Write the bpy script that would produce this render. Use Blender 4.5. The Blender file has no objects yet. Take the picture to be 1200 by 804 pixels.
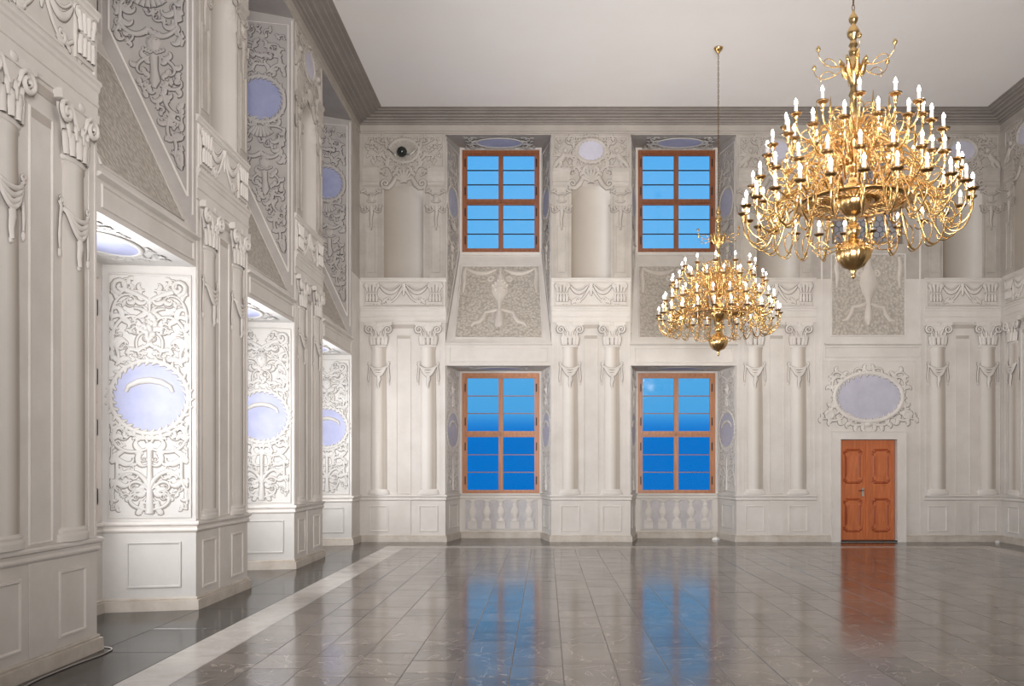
import bpy, math, random
from math import sin, cos, pi, atan2, sqrt, radians
from mathutils import Vector

sc = bpy.context.scene
COL = sc.collection

# ------------------------------------------------------------------ camera
cam_d = bpy.data.cameras.new('camera')
cam = bpy.data.objects.new('camera', cam_d)
COL.objects.link(cam)
cam_d.sensor_fit = 'HORIZONTAL'
cam_d.sensor_width = 36.0
cam_d.lens = 30.0                       # 1000 px focal length on a 1200 px frame
cam_d.shift_x = -40 / 1200
cam_d.shift_y = 143 / 1200
cam.location = (0, 0, 1.8)
cam.rotation_euler = (pi / 2, 0, 0)
cam_d.clip_end = 500
sc.camera = cam

# ------------------------------------------------------------------ colour management
sc.view_settings.view_transform = 'Standard'
sc.view_settings.look = 'None'
sc.view_settings.gamma = 1.0
sc.view_settings.exposure = 0.72
sc.cycles.use_denoising = True
sc.cycles.max_bounces = 7
sc.cycles.diffuse_bounces = 4
sc.cycles.glossy_bounces = 4
sc.cycles.transmission_bounces = 4
sc.cycles.transparent_max_bounces = 8
sc.cycles.sample_clamp_indirect = 4.0
sc.cycles.sample_clamp_direct = 0.0
sc.cycles.caustics_reflective = False
sc.cycles.caustics_refractive = False

# ------------------------------------------------------------------ dusk sky
def make_world():
    w = bpy.data.worlds.new('dusk_sky')
    sc.world = w
    w.use_nodes = True
    nt = w.node_tree
    nt.nodes.clear()
    out = nt.nodes.new('ShaderNodeOutputWorld')
    bg = nt.nodes.new('ShaderNodeBackground')
    tc = nt.nodes.new('ShaderNodeTexCoord')
    sep = nt.nodes.new('ShaderNodeSeparateXYZ')
    ramp = nt.nodes.new('ShaderNodeValToRGB')
    mp = nt.nodes.new('ShaderNodeMapRange')
    mp.inputs[1].default_value = -0.2
    mp.inputs[2].default_value = 0.8
    nt.links.new(tc.outputs['Generated'], sep.inputs[0])
    nt.links.new(sep.outputs['Z'], mp.inputs[0])
    nt.links.new(mp.outputs[0], ramp.inputs[0])
    cr = ramp.color_ramp
    cr.elements[0].position = 0.0
    cr.elements[0].color = (0.0, 0.125, 0.43, 1)
    cr.elements[1].position = 1.0
    cr.elements[1].color = (0.05, 0.30, 0.66, 1)
    for p, c in ((0.235, (0.0, 0.14, 0.48, 1)), (0.247, (0.012, 0.19, 0.55, 1)), (0.262, (0.06, 0.31, 0.61, 1)),
                 (0.36, (0.085, 0.37, 0.68, 1)), (0.60, (0.085, 0.36, 0.72, 1))):
        e = cr.elements.new(p)
        e.color = c
    nt.links.new(ramp.outputs[0], bg.inputs['Color'])
    bg.inputs['Strength'].default_value = 0.78
    nt.links.new(bg.outputs[0], out.inputs['Surface'])
make_world()

# ------------------------------------------------------------------ large area lights
def area(name, loc, rot, sx, sy, power, color, spread=180):
    l = bpy.data.lights.new(name, 'AREA')
    l.shape = 'RECTANGLE'
    l.size, l.size_y = sx, sy
    l.energy = power
    l.color = color
    l.spread = radians(spread)
    o = bpy.data.objects.new(name, l)
    o.location = loc
    o.rotation_euler = rot
    COL.objects.link(o)
    return o
# added fill light in front of the plain back wall, tilted up down the hall
area('rear_fill_light', (2.3, -3.7, 3.4), (radians(104), 0, radians(3)), 3.8, 5.6, 570, (1.0, 0.965, 0.94), 80)
# daylight of the lower windows in the left wall
for yc, pw in ((5.3, 90), (9.48, 90), (13.64, 86), (17.94, 76)):
    area('left_window_light', (-5.34, yc - 0.55, 2.45), (0, radians(-90), 0), 2.6, 0.6, pw, (0.97, 0.98, 1.0))
CHANDELIER_POWER = 50

# ------------------------------------------------------------------ measures
XL, XR, YF, YB, HC = -4.37, 10.65, 20.0, -4.0, 9.94
DEP, SPL = 1.05, 0.23                      # depth and splay of the window recesses
LEFT_OPEN = [(4.10, 6.45), (8.30, 10.65), (12.48, 14.80), (16.67, 19.18)]
FAR_OPEN = [(-2.36, 0.12), (1.98, 4.46)]
DOOR_BAY = (6.34, 8.86)
HS_L, HS_F = 4.27, 4.13                    # soffit of the lower recesses
RZ = {'far': 0.0, 'left': pi / 2, 'right': -pi / 2}

# ------------------------------------------------------------------ materials
def nmat(name):
    m = bpy.data.materials.new(name)
    m.use_nodes = True
    nt = m.node_tree
    return m, nt, nt.nodes['Principled BSDF']

def plaster(name, c0, c1, rough=0.75, scale=1.3, bump=0.08, bscale=60, detail=6):
    m, nt, b = nmat(name)
    geo = nt.nodes.new('ShaderNodeNewGeometry')
    n = nt.nodes.new('ShaderNodeTexNoise')
    n.inputs['Scale'].default_value = scale
    n.inputs['Detail'].default_value = detail
    n.inputs['Roughness'].default_value = 0.65
    r = nt.nodes.new('ShaderNodeValToRGB')
    r.color_ramp.elements[0].position = 0.32
    r.color_ramp.elements[0].color = (*c0, 1)
    r.color_ramp.elements[1].position = 0.66
    r.color_ramp.elements[1].color = (*c1, 1)
    nt.links.new(geo.outputs['Position'], n.inputs['Vector'])
    nt.links.new(n.outputs['Fac'], r.inputs[0])
    nt.links.new(r.outputs[0], b.inputs['Base Color'])
    b.inputs['Roughness'].default_value = rough
    if bump:
        n2 = nt.nodes.new('ShaderNodeTexNoise')
        n2.inputs['Scale'].default_value = bscale
        n2.inputs['Detail'].default_value = 3
        bp = nt.nodes.new('ShaderNodeBump')
        bp.inputs['Strength'].default_value = bump
        bp.inputs['Distance'].default_value = 0.02
        nt.links.new(geo.outputs['Position'], n2.inputs['Vector'])
        nt.links.new(n2.outputs['Fac'], bp.inputs['Height'])
        nt.links.new(bp.outputs[0], b.inputs['Normal'])
    return m

def stipple_mat(name, c0, c1):
    m, nt, b = nmat(name)
    geo = nt.nodes.new('ShaderNodeNewGeometry')
    v = nt.nodes.new('ShaderNodeTexVoronoi')
    v.inputs['Scale'].default_value = 17
    r = nt.nodes.new('ShaderNodeValToRGB')
    r.color_ramp.elements[0].position = 0.05
    r.color_ramp.elements[0].color = (*c1, 1)
    r.color_ramp.elements[1].position = 0.75
    r.color_ramp.elements[1].color = (*c0, 1)
    bp = nt.nodes.new('ShaderNodeBump')
    bp.invert = True
    bp.inputs['Strength'].default_value = 0.7
    bp.inputs['Distance'].default_value = 0.03
    nt.links.new(geo.outputs['Position'], v.inputs['Vector'])
    nt.links.new(v.outputs['Distance'], r.inputs[0])
    nt.links.new(v.outputs['Distance'], bp.inputs['Height'])
    nt.links.new(r.outputs[0], b.inputs['Base Color'])
    nt.links.new(bp.outputs[0], b.inputs['Normal'])
    b.inputs['Roughness'].default_value = 0.85
    return m

def wood(name, c0, c1, rough=0.4, scale=(9, 9, 0.9)):
    m, nt, b = nmat(name)
    tc = nt.nodes.new('ShaderNodeTexCoord')
    mp = nt.nodes.new('ShaderNodeMapping')
    mp.inputs['Scale'].default_value = scale
    n = nt.nodes.new('ShaderNodeTexNoise')
    n.inputs['Scale'].default_value = 2.2
    n.inputs['Detail'].default_value = 5
    n.inputs['Distortion'].default_value = 0.8
    r = nt.nodes.new('ShaderNodeValToRGB')
    r.color_ramp.elements[0].position = 0.3
    r.color_ramp.elements[0].color = (*c0, 1)
    r.color_ramp.elements[1].position = 0.7
    r.color_ramp.elements[1].color = (*c1, 1)
    nt.links.new(tc.outputs['Object'], mp.inputs[0])
    nt.links.new(mp.outputs[0], n.inputs['Vector'])
    nt.links.new(n.outputs['Fac'], r.inputs[0])
    nt.links.new(r.outputs[0], b.inputs['Base Color'])
    b.inputs['Roughness'].default_value = rough
    return m

def plain(name, c, rough=0.5, metal=0.0, emit=None, estr=0.0):
    m, nt, b = nmat(name)
    b.inputs['Base Color'].default_value = (*c, 1)
    b.inputs['Roughness'].default_value = rough
    b.inputs['Metallic'].default_value = metal
    if emit:
        b.inputs['Emission Color'].default_value = (*emit, 1)
        b.inputs['Emission Strength'].default_value = estr
    return m

def brass_mat():
    m, nt, b = nmat('polished_brass')
    tc = nt.nodes.new('ShaderNodeNewGeometry')
    n = nt.nodes.new('ShaderNodeTexNoise')
    n.inputs['Scale'].default_value = 14
    r = nt.nodes.new('ShaderNodeValToRGB')
    r.color_ramp.elements[0].color = (0.56, 0.34, 0.12, 1)
    r.color_ramp.elements[1].color = (0.85, 0.60, 0.29, 1)
    nt.links.new(tc.outputs['Position'], n.inputs['Vector'])
    nt.links.new(n.outputs['Fac'], r.inputs[0])
    nt.links.new(r.outputs[0], b.inputs['Base Color'])
    b.inputs['Metallic'].default_value = 1.0
    b.inputs['Roughness'].default_value = 0.24
    return m

def stone_mat(name, c0, c1, cv, rough=0.13, rand=0.35, vein=0.5, coat=0.0):
    """polished stone slabs: tone varies per slab, pale veins and cloudy patches"""
    m, nt, b = nmat(name)
    geo = nt.nodes.new('ShaderNodeNewGeometry')
    oi = nt.nodes.new('ShaderNodeObjectInfo')
    off = nt.nodes.new('ShaderNodeVectorMath'); off.operation = 'MULTIPLY_ADD'
    comb = nt.nodes.new('ShaderNodeCombineXYZ')
    at = nt.nodes.new('ShaderNodeAttribute'); at.attribute_name = 'slab_tone'
    addr = nt.nodes.new('ShaderNodeMath'); addr.operation = 'ADD'
    nt.links.new(oi.outputs['Random'], addr.inputs[0])
    nt.links.new(at.outputs['Fac'], addr.inputs[1])
    fr = nt.nodes.new('ShaderNodeMath'); fr.operation = 'FRACT'
    nt.links.new(addr.outputs[0], fr.inputs[0])
    for i in range(3):
        nt.links.new(fr.outputs[0], comb.inputs[i])
    off.inputs[1].default_value = (7, 5, 3)
    nt.links.new(comb.outputs[0], off.inputs[0])
    nt.links.new(geo.outputs['Position'], off.inputs[2])
    n = nt.nodes.new('ShaderNodeTexNoise')
    n.inputs['Scale'].default_value = 2.2
    n.inputs['Detail'].default_value = 7
    n.inputs['Roughness'].default_value = 0.6
    n.inputs['Distortion'].default_value = 0.9
    nt.links.new(off.outputs[0], n.inputs['Vector'])
    mix = nt.nodes.new('ShaderNodeMath'); mix.operation = 'MULTIPLY_ADD'
    mix.inputs[1].default_value = rand
    nt.links.new(fr.outputs[0], mix.inputs[0])
    nt.links.new(n.outputs['Fac'], mix.inputs[2])
    r = nt.nodes.new('ShaderNodeValToRGB')
    r.color_ramp.elements[0].position = 0.40
    r.color_ramp.elements[0].color = (*c0, 1)
    r.color_ramp.elements[1].position = 0.95
    r.color_ramp.elements[1].color = (*c1, 1)
    nt.links.new(mix.outputs[0], r.inputs[0])
    # veins
    n2 = nt.nodes.new('ShaderNodeTexNoise')
    n2.inputs['Scale'].default_value = 1.6
    n2.inputs['Detail'].default_value = 4
    n2.inputs['Distortion'].default_value = 1.8
    nt.links.new(off.outputs[0], n2.inputs['Vector'])
    r2 = nt.nodes.new('ShaderNodeValToRGB')
    e = r2.color_ramp.elements
    e[0].position = 0.485; e[0].color = (0, 0, 0, 1)
    e[1].position = 0.515; e[1].color = (0, 0, 0, 1)
    k = e.new(0.50); k.color = (vein, vein, vein, 1)
    nt.links.new(n2.outputs['Fac'], r2.inputs[0])
    mx = nt.nodes.new('ShaderNodeMix'); mx.data_type = 'RGBA'
    mx.inputs[7].default_value = (*cv, 1)
    nt.links.new(r2.outputs[0], mx.inputs[0])
    nt.links.new(r.outputs[0], mx.inputs[6])
    nt.links.new(mx.outputs[2], b.inputs['Base Color'])
    mr = nt.nodes.new('ShaderNodeMapRange')
    mr.inputs[3].default_value = rough * 0.75
    mr.inputs[4].default_value = rough * 1.35
    nt.links.new(n.outputs['Fac'], mr.inputs[0])
    nt.links.new(mr.outputs[0], b.inputs['Roughness'])
    # slabs are slightly uneven
    n3 = nt.nodes.new('ShaderNodeTexNoise')
    n3.inputs['Scale'].default_value = 3.0
    n3.inputs['Detail'].default_value = 2
    nt.links.new(off.outputs[0], n3.inputs['Vector'])
    bp = nt.nodes.new('ShaderNodeBump')
    bp.inputs['Strength'].default_value = 0.16
    bp.inputs['Distance'].default_value = 0.01
    nt.links.new(n3.outputs['Fac'], bp.inputs['Height'])
    nt.links.new(bp.outputs[0], b.inputs['Normal'])
    b.inputs['IOR'].default_value = 1.5
    if coat:                                            # uneven wax polish
        nw = nt.nodes.new('ShaderNodeTexNoise')
        nw.inputs['Scale'].default_value = 1.1
        nw.inputs['Detail'].default_value = 5
        nw.inputs['Distortion'].default_value = 1.2
        nt.links.new(off.outputs[0], nw.inputs['Vector'])
        mw = nt.nodes.new('ShaderNodeMapRange')
        mw.inputs[1].default_value = 0.35
        mw.inputs[2].default_value = 0.65
        mw.inputs[3].default_value = coat * 0.45
        mw.inputs[4].default_value = coat
        nt.links.new(nw.outputs['Fac'], mw.inputs[0])
        nt.links.new(mw.outputs[0], b.inputs['Coat Weight'])
    b.inputs['Coat IOR'].default_value = 1.6
    b.inputs['Coat Roughness'].default_value = 0.11
    return m

def glass_mat(name, tint):
    m = bpy.data.materials.new(name)
    m.use_nodes = True
    nt = m.node_tree
    nt.nodes.clear()
    out = nt.nodes.new('ShaderNodeOutputMaterial')
    tr = nt.nodes.new('ShaderNodeBsdfTransparent')
    tr.inputs[0].default_value = (*tint, 1)
    gl = nt.nodes.new('ShaderNodeBsdfGlossy')
    gl.inputs['Roughness'].default_value = 0.03
    fr = nt.nodes.new('ShaderNodeFresnel')
    fr.inputs[0].default_value = 1.45
    # old hand-made panes: gentle waviness
    tc = nt.nodes.new('ShaderNodeNewGeometry')
    n = nt.nodes.new('ShaderNodeTexNoise')
    n.inputs['Scale'].default_value = 5
    bp = nt.nodes.new('ShaderNodeBump')
    bp.inputs['Strength'].default_value = 0.08
    bp.inputs['Distance'].default_value = 0.02
    nt.links.new(tc.outputs['Position'], n.inputs['Vector'])
    nt.links.new(n.outputs['Fac'], bp.inputs['Height'])
    nt.links.new(bp.outputs[0], gl.inputs['Normal'])
    mx = nt.nodes.new('ShaderNodeMixShader')
    nt.links.new(fr.outputs[0], mx.inputs[0])
    nt.links.new(tr.outputs[0], mx.inputs[1])
    nt.links.new(gl.outputs[0], mx.inputs[2])
    nt.links.new(mx.outputs[0], out.inputs['Surface'])
    return m

M = {}
M['wall'] = plaster('painted_plaster', (0.61, 0.57, 0.53), (0.70, 0.665, 0.63))
M['relief'] = plaster('grisaille_relief', (0.64, 0.60, 0.56), (0.73, 0.695, 0.66), bump=0)
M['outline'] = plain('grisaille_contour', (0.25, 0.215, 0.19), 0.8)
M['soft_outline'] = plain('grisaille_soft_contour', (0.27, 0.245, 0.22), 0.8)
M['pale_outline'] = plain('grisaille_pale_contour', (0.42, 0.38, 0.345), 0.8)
M['far_lilac'] = plaster('faded_lilac_paint', (0.34, 0.345, 0.45), (0.43, 0.43, 0.52), bump=0.02, scale=2.5)
M['dark_outline'] = plain('grisaille_dark_contour', (0.15, 0.135, 0.13), 0.8)
M['wall_upper'] = plaster('aged_dimmed_upper_plaster', (0.38, 0.345, 0.31), (0.49, 0.45, 0.41), scale=1.8)  # greyer old paint, darkened further for light falling off upwards
M['relief_upper'] = plaster('aged_dimmed_upper_relief', (0.41, 0.375, 0.335), (0.53, 0.49, 0.45), bump=0, scale=1.8)  # relief on the upper storey, with the same falloff put into its colour
M['grey_patch'] = plaster('faded_grey_patch', (0.30, 0.275, 0.245), (0.42, 0.385, 0.345), scale=4)
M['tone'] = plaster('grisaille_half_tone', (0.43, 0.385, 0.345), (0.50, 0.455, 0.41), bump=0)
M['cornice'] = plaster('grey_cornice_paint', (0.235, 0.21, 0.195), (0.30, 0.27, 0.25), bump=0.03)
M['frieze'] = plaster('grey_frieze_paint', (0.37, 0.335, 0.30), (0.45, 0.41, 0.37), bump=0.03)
M['ceiling'] = plaster('white_ceiling_paint', (0.86, 0.835, 0.83), (0.89, 0.87, 0.87), bump=0.02, scale=0.4)
M['stipple'] = stipple_mat('pebbled_stucco', (0.40, 0.36, 0.315), (0.60, 0.555, 0.50))
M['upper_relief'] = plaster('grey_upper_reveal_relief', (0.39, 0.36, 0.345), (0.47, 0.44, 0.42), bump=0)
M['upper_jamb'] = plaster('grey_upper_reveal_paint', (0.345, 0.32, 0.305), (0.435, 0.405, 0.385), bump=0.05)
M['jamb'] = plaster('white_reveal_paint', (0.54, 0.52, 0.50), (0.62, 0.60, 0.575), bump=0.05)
M['jamb_relief'] = plaster('white_reveal_relief', (0.53, 0.51, 0.485), (0.60, 0.58, 0.555), bump=0)
M['lilac'] = plaster('lilac_medallion_paint', (0.34, 0.36, 0.54), (0.43, 0.45, 0.62), bump=0.02, scale=2.5)
M['blue_lilac'] = plaster('blue_medallion_paint', (0.25, 0.27, 0.44), (0.33, 0.35, 0.52), bump=0.02, scale=2.5)
M['pale_lilac'] = plaster('pale_lilac_paint', (0.46, 0.45, 0.54), (0.55, 0.54, 0.63), bump=0.02, scale=2.5)
M['grey_lilac'] = plaster('grey_lilac_baluster_paint', (0.46, 0.44, 0.46), (0.58, 0.56, 0.57), bump=0.03, scale=3)
M['plinth'] = plaster('worn_plinth_paint', (0.48, 0.42, 0.36), (0.62, 0.57, 0.51), scale=3)
M['window_wood'] = wood('red_brown_window_wood', (0.20, 0.065, 0.025), (0.33, 0.115, 0.045))
M['window_wood_lit'] = wood('lit_orange_window_wood', (0.36, 0.125, 0.04), (0.52, 0.21, 0.075))  # same window wood, its colour brightened for the lit lower windows
M['door_wood'] = wood('orange_varnished_door_wood', (0.46, 0.120, 0.038), (0.60, 0.185, 0.062), 0.4)
M['door_dark'] = wood('dark_carved_door_moulding', (0.32, 0.070, 0.024), (0.45, 0.11, 0.036), 0.35)
M['lattice_frame'] = wood('weathered_grey_brown_wood', (0.16, 0.12, 0.10), (0.26, 0.20, 0.17), 0.6)
M['iron'] = plain('dark_iron', (0.03, 0.028, 0.027), 0.5, 0.6)
M['steel'] = plain('worn_steel', (0.62, 0.60, 0.57), 0.3, 1.0)
M['glass'] = glass_mat('window_glass', (0.97, 0.985, 1.0))
M['dull_glass'] = plain('dull_leaded_glass', (0.30, 0.30, 0.33), 0.25)
M['brass'] = brass_mat()
M['brass_dark'] = plain('tarnished_brass', (0.22, 0.13, 0.06), 0.35, 1.0)
M['candle'] = plain('ivory_candle_sleeve', (0.74, 0.72, 0.70), 0.5)
M['bulb'] = plain('lit_candle_bulb', (1, 0.95, 0.85), 0.3, 0.0, (1.0, 0.88, 0.70), 48.0)
M['tile'] = stone_mat('polished_grey_brown_stone', (0.046, 0.037, 0.031), (0.135, 0.110, 0.093), (0.34, 0.29, 0.25), rough=0.17, rand=0.5, vein=0.8, coat=0.42)
M['border'] = stone_mat('polished_dark_border_stone', (0.018, 0.018, 0.018), (0.038, 0.037, 0.036), (0.08, 0.075, 0.07), rand=0.15, vein=0.25)
M['stripe'] = stone_mat('pale_marble_band', (0.34, 0.31, 0.28), (0.46, 0.43, 0.395), (0.55, 0.52, 0.485), rough=0.2, rand=0.25, vein=0.3)
M['grout'] = plain('pale_grout', (0.30, 0.265, 0.235), 0.6)
M['black_ball'] = plain('dark_glossy_globe', (0.018, 0.022, 0.02), 0.12)
M['paper'] = plain('white_paper', (0.85, 0.84, 0.82), 0.8)
M['cable'] = plain('pale_grey_cable', (0.34, 0.31, 0.28), 0.6)
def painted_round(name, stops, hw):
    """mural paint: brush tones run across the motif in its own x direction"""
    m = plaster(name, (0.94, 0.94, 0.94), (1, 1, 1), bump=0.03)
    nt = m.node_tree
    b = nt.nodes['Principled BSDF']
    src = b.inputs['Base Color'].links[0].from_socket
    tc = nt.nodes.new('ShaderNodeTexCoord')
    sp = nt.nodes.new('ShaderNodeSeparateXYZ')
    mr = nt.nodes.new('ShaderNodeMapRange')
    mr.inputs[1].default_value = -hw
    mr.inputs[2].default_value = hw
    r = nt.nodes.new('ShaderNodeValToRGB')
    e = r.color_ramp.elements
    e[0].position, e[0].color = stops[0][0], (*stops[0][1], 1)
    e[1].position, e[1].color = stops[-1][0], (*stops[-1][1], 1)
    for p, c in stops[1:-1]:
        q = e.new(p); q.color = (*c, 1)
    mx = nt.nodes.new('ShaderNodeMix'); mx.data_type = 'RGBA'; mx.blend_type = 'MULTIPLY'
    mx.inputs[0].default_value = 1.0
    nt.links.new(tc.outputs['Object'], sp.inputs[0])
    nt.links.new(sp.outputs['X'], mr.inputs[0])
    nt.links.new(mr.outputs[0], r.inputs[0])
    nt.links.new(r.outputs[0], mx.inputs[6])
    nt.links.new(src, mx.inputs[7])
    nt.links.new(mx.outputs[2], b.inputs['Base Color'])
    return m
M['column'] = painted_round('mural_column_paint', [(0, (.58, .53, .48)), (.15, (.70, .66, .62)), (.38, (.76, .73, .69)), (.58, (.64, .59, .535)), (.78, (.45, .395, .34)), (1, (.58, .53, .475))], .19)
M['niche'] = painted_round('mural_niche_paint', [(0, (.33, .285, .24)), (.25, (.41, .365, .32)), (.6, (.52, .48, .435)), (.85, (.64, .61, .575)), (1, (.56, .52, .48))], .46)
M['urn'] = plaster('stucco_urn_paint', (0.56, 0.51, 0.46), (0.66, 0.61, 0.555), bump=0.3, bscale=40)

# ------------------------------------------------------------------ mesh builder
class MB:
    def __init__(s):
        s.v, s.f, s.mi, s.sm = [], [], [], []
        s.sx = 1
        s.attr = None
        s.clip = None
        s.thin = 0.85
    def add(s, verts, faces, mi=0, smooth=False):
        b = len(s.v)
        sx = s.sx
        s.v.extend((x * sx, y, z) for x, y, z in verts)
        for f in faces:
            g = [b + i for i in f]
            if sx < 0:
                g.reverse()
            s.f.append(g); s.mi.append(mi); s.sm.append(smooth)
    def box(s, x0, x1, y0, y1, z0, z1, mi=0):
        v = [(x0, y0, z0), (x1, y0, z0), (x1, y1, z0), (x0, y1, z0), (x0, y0, z1), (x1, y0, z1), (x1, y1, z1), (x0, y1, z1)]
        s.add(v, [(0, 3, 2, 1), (4, 5, 6, 7), (0, 1, 5, 4), (1, 2, 6, 5), (2, 3, 7, 6), (3, 0, 4, 7)], mi)
    def quad(s, a, b, c, d, mi=0):
        s.add([a, b, c, d], [(0, 1, 2, 3)], mi)
    def poly(s, pts, mi=0):
        s.add(pts, [tuple(range(len(pts)))], mi)
    def prism(s, pts, y0, y1, mi=0):
        """outline in the x-z plane (counter-clockwise seen from -y), from y0 (front) to y1 (back)"""
        n = len(pts)
        v = [(x, y0, z) for x, z in pts] + [(x, y1, z) for x, z in pts]
        f = [tuple(range(n)), tuple(range(2 * n - 1, n - 1, -1))]
        for i in range(n):
            j = (i + 1) % n
            f.append((j, i, n + i, n + j))
        s.add(v, f, mi)
    def frame(s, x0, x1, z0, z1, w, t, y=0.0, mi=0):
        """a raised rectangular moulding with a bevelled section"""
        prof = [(0, 0), (w * 0.2, t), (w * 0.65, t), (w, 0)]
        v, f = [], []
        for o, d in prof:
            v += [(x0 + o, y - d, z0 + o), (x1 - o, y - d, z0 + o), (x1 - o, y - d, z1 - o), (x0 + o, y - d, z1 - o)]
        for k in range(len(prof) - 1):
            for i in range(4):
                j = (i + 1) % 4
                f.append((4 * k + i, 4 * k + j, 4 * k + 4 + j, 4 * k + 4 + i))
        s.add(v, f, mi)
    def tube(s, pts, rad, k=6, mi=0, caps=True):
        pts = [Vector(p) for p in pts]
        n = len(pts)
        if not hasattr(rad, '__len__'):
            rad = [rad] * n
        v, f = [], []
        t0 = (pts[1] - pts[0]).normalized()
        up = Vector((0, 0, 1)) if abs(t0.z) < 0.9 else Vector((1, 0, 0))
        nx = t0.cross(up).normalized()
        for i in range(n):
            t = (pts[min(i + 1, n - 1)] - pts[max(i - 1, 0)]).normalized()
            nx = (nx - t * nx.dot(t))
            nx.normalize()
            ny = t.cross(nx)
            for q in range(k):
                a = 2 * pi * q / k
                p = pts[i] + nx * (cos(a) * rad[i]) + ny * (sin(a) * rad[i])
                v.append((p.x, p.y, p.z))
        for i in range(n - 1):
            for q in range(k):
                r = (q + 1) % k
                f.append((i * k + q, i * k + r, (i + 1) * k + r, (i + 1) * k + q))
        if caps:
            f.append(tuple(range(k - 1, -1, -1)))
            f.append(tuple(range((n - 1) * k, n * k)))
        s.add(v, f, mi, True)
    def lathe(s, prof, n=16, a0=0.0, a1=2 * pi, ys=1.0, cx=0.0, cy=0.0, lobes=0, lobe_amp=0.0, mi=0, lobe_range=None):
        """prof = [(r, z)]; partial arcs for half columns (a measured from +x towards -y)"""
        full = abs(a1 - a0 - 2 * pi) < 1e-6
        cols = n if full else n + 1
        v, f = [], []
        for (r, z) in prof:
            for q in range(cols):
                a = a0 + (a1 - a0) * q / n
                rr = r
                if lobes and (lobe_range is None or lobe_range[0] <= z <= lobe_range[1]):
                    rr = r * (1 + lobe_amp * abs(cos(lobes * a / 2)) - lobe_amp * 0.5)
                v.append((cx + rr * cos(a), cy - rr * sin(a) * ys, z))
        for i in range(len(prof) - 1):
            for q in range(n):
                r_ = (q + 1) % cols
                f.append((i * cols + q, (i + 1) * cols + q, (i + 1) * cols + r_, i * cols + r_))
        s.add(v, f, mi, True)
    def blob(s, x, z, rx, rz, ry, y=0.0, mi=0, ang=0.0):
        """a flattened half ellipsoid standing on the plane y"""
        k, m = 8, 3
        v, f = [], []
        ca, sa = cos(ang), sin(ang)
        for i in range(m):
            ph = (pi / 2) * i / m
            for q in range(k):
                a = 2 * pi * q / k
                dx, dz = rx * cos(ph) * cos(a), rz * cos(ph) * sin(a)
                v.append((x + dx * ca - dz * sa, y - ry * sin(ph), z + dx * sa + dz * ca))
        v.append((x, y - ry, z))
        for i in range(m - 1):
            for q in range(k):
                r = (q + 1) % k
                f.append((i * k + q, i * k + r, (i + 1) * k + r, (i + 1) * k + q))
        for q in range(k):
            f.append(((m - 1) * k + q, (m - 1) * k + (q + 1) % k, m * k))
        s.add(v, f, mi, True)
    def rope(s, pts, w, t=None, y=0.0, mi=0, line=0.012, lmi=1):
        """relief strand along 2-D points (x, z): rounded body with a painted contour beneath"""
        if s.clip:
            pts = [s.clip(*p) for p in pts]
        n = len(pts)
        if not hasattr(w, '__len__'):
            w = [w] * n
        v, f, lv, lf = [], [], [], []
        K = 4
        for i in range(n):
            ax, az = pts[max(i - 1, 0)]
            bx, bz = pts[min(i + 1, n - 1)]
            dx, dz = bx - ax, bz - az
            L = sqrt(dx * dx + dz * dz) or 1e-6
            nx, nz = -dz / L, dx / L
            hh = (t if t is not None else 0.7 * w[i])
            yb = y(pts[i][0]) if callable(y) else y
            for q in range(K + 1):
                ph = pi * q / K
                o = -cos(ph) * w[i]
                v.append((pts[i][0] + nx * o, yb - 0.002 - sin(ph) * hh, pts[i][1] + nz * o))
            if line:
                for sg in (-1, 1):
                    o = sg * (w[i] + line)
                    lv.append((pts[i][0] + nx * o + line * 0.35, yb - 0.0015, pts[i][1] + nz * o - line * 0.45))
        C = K + 1
        for i in range(n - 1):
            for q in range(K):
                f.append((i * C + q, i * C + q + 1, (i + 1) * C + q + 1, (i + 1) * C + q))
            if line:
                lf.append((2 * i, 2 * i + 1, 2 * i + 3, 2 * i + 2))
        s.add(v, f, mi, True)
        if line:
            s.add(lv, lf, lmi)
    def build(s, name, mats, parent=None, loc=(0, 0, 0), rot=(0, 0, 0)):
        me = s.mesh(name, mats)
        return link(name, me, parent, loc, rot)
    def mesh(s, name, mats):
        me = bpy.data.meshes.new(name)
        me.from_pydata(s.v, [], s.f)
        if not isinstance(mats, (list, tuple)):
            mats = [mats]
        for m in mats:
            me.materials.append(m)
        nm = len(mats)
        me.polygons.foreach_set('material_index', [min(i, nm - 1) for i in s.mi])
        me.polygons.foreach_set('use_smooth', s.sm)
        if s.attr is not None:
            at = me.attributes.new('slab_tone', 'FLOAT', 'FACE')
            at.data.foreach_set('value', s.attr)
        me.update()
        return me

def link(name, me, parent=None, loc=(0, 0, 0), rot=(0, 0, 0)):
    o = bpy.data.objects.new(name, me)
    o.location = loc
    o.rotation_euler = rot
    if parent is not None:
        o.parent = parent
    COL.objects.link(o)
    return o

def empty(name, loc=(0, 0, 0), rot=(0, 0, 0), parent=None):
    o = link(name, None, parent, loc, rot)
    o.empty_display_size = 0.2
    return o

def tag(o, label=None, cat=None, group=None, kind=None):
    if label: o['label'] = label
    if cat: o['category'] = cat
    if group: o['group'] = group
    if kind: o['kind'] = kind
    return o

def copy_tree(o, parent=None):
    c = o.copy()
    COL.objects.link(c)
    c.parent = parent
    for ch in list(KIDS.get(o.name, o.children)):
        copy_tree(ch, c)
    return c
KIDS = {}

def place(kit, parent, loc, rz):
    """kit = [(name, mesh, offset, [sub-kit])]: hang a kit of parts on a piece of the setting"""
    for name, me, off, subs in kit:
        p = Vector(off)
        c, s_ = cos(rz), sin(rz)
        o = link(name, me, parent, (loc[0] + p.x * c - p.y * s_, loc[1] + p.x * s_ + p.y * c, loc[2] + p.z), (0, 0, rz))
        for n2, m2, o2, *_r in subs:
            link(n2, m2, o, o2)

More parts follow.
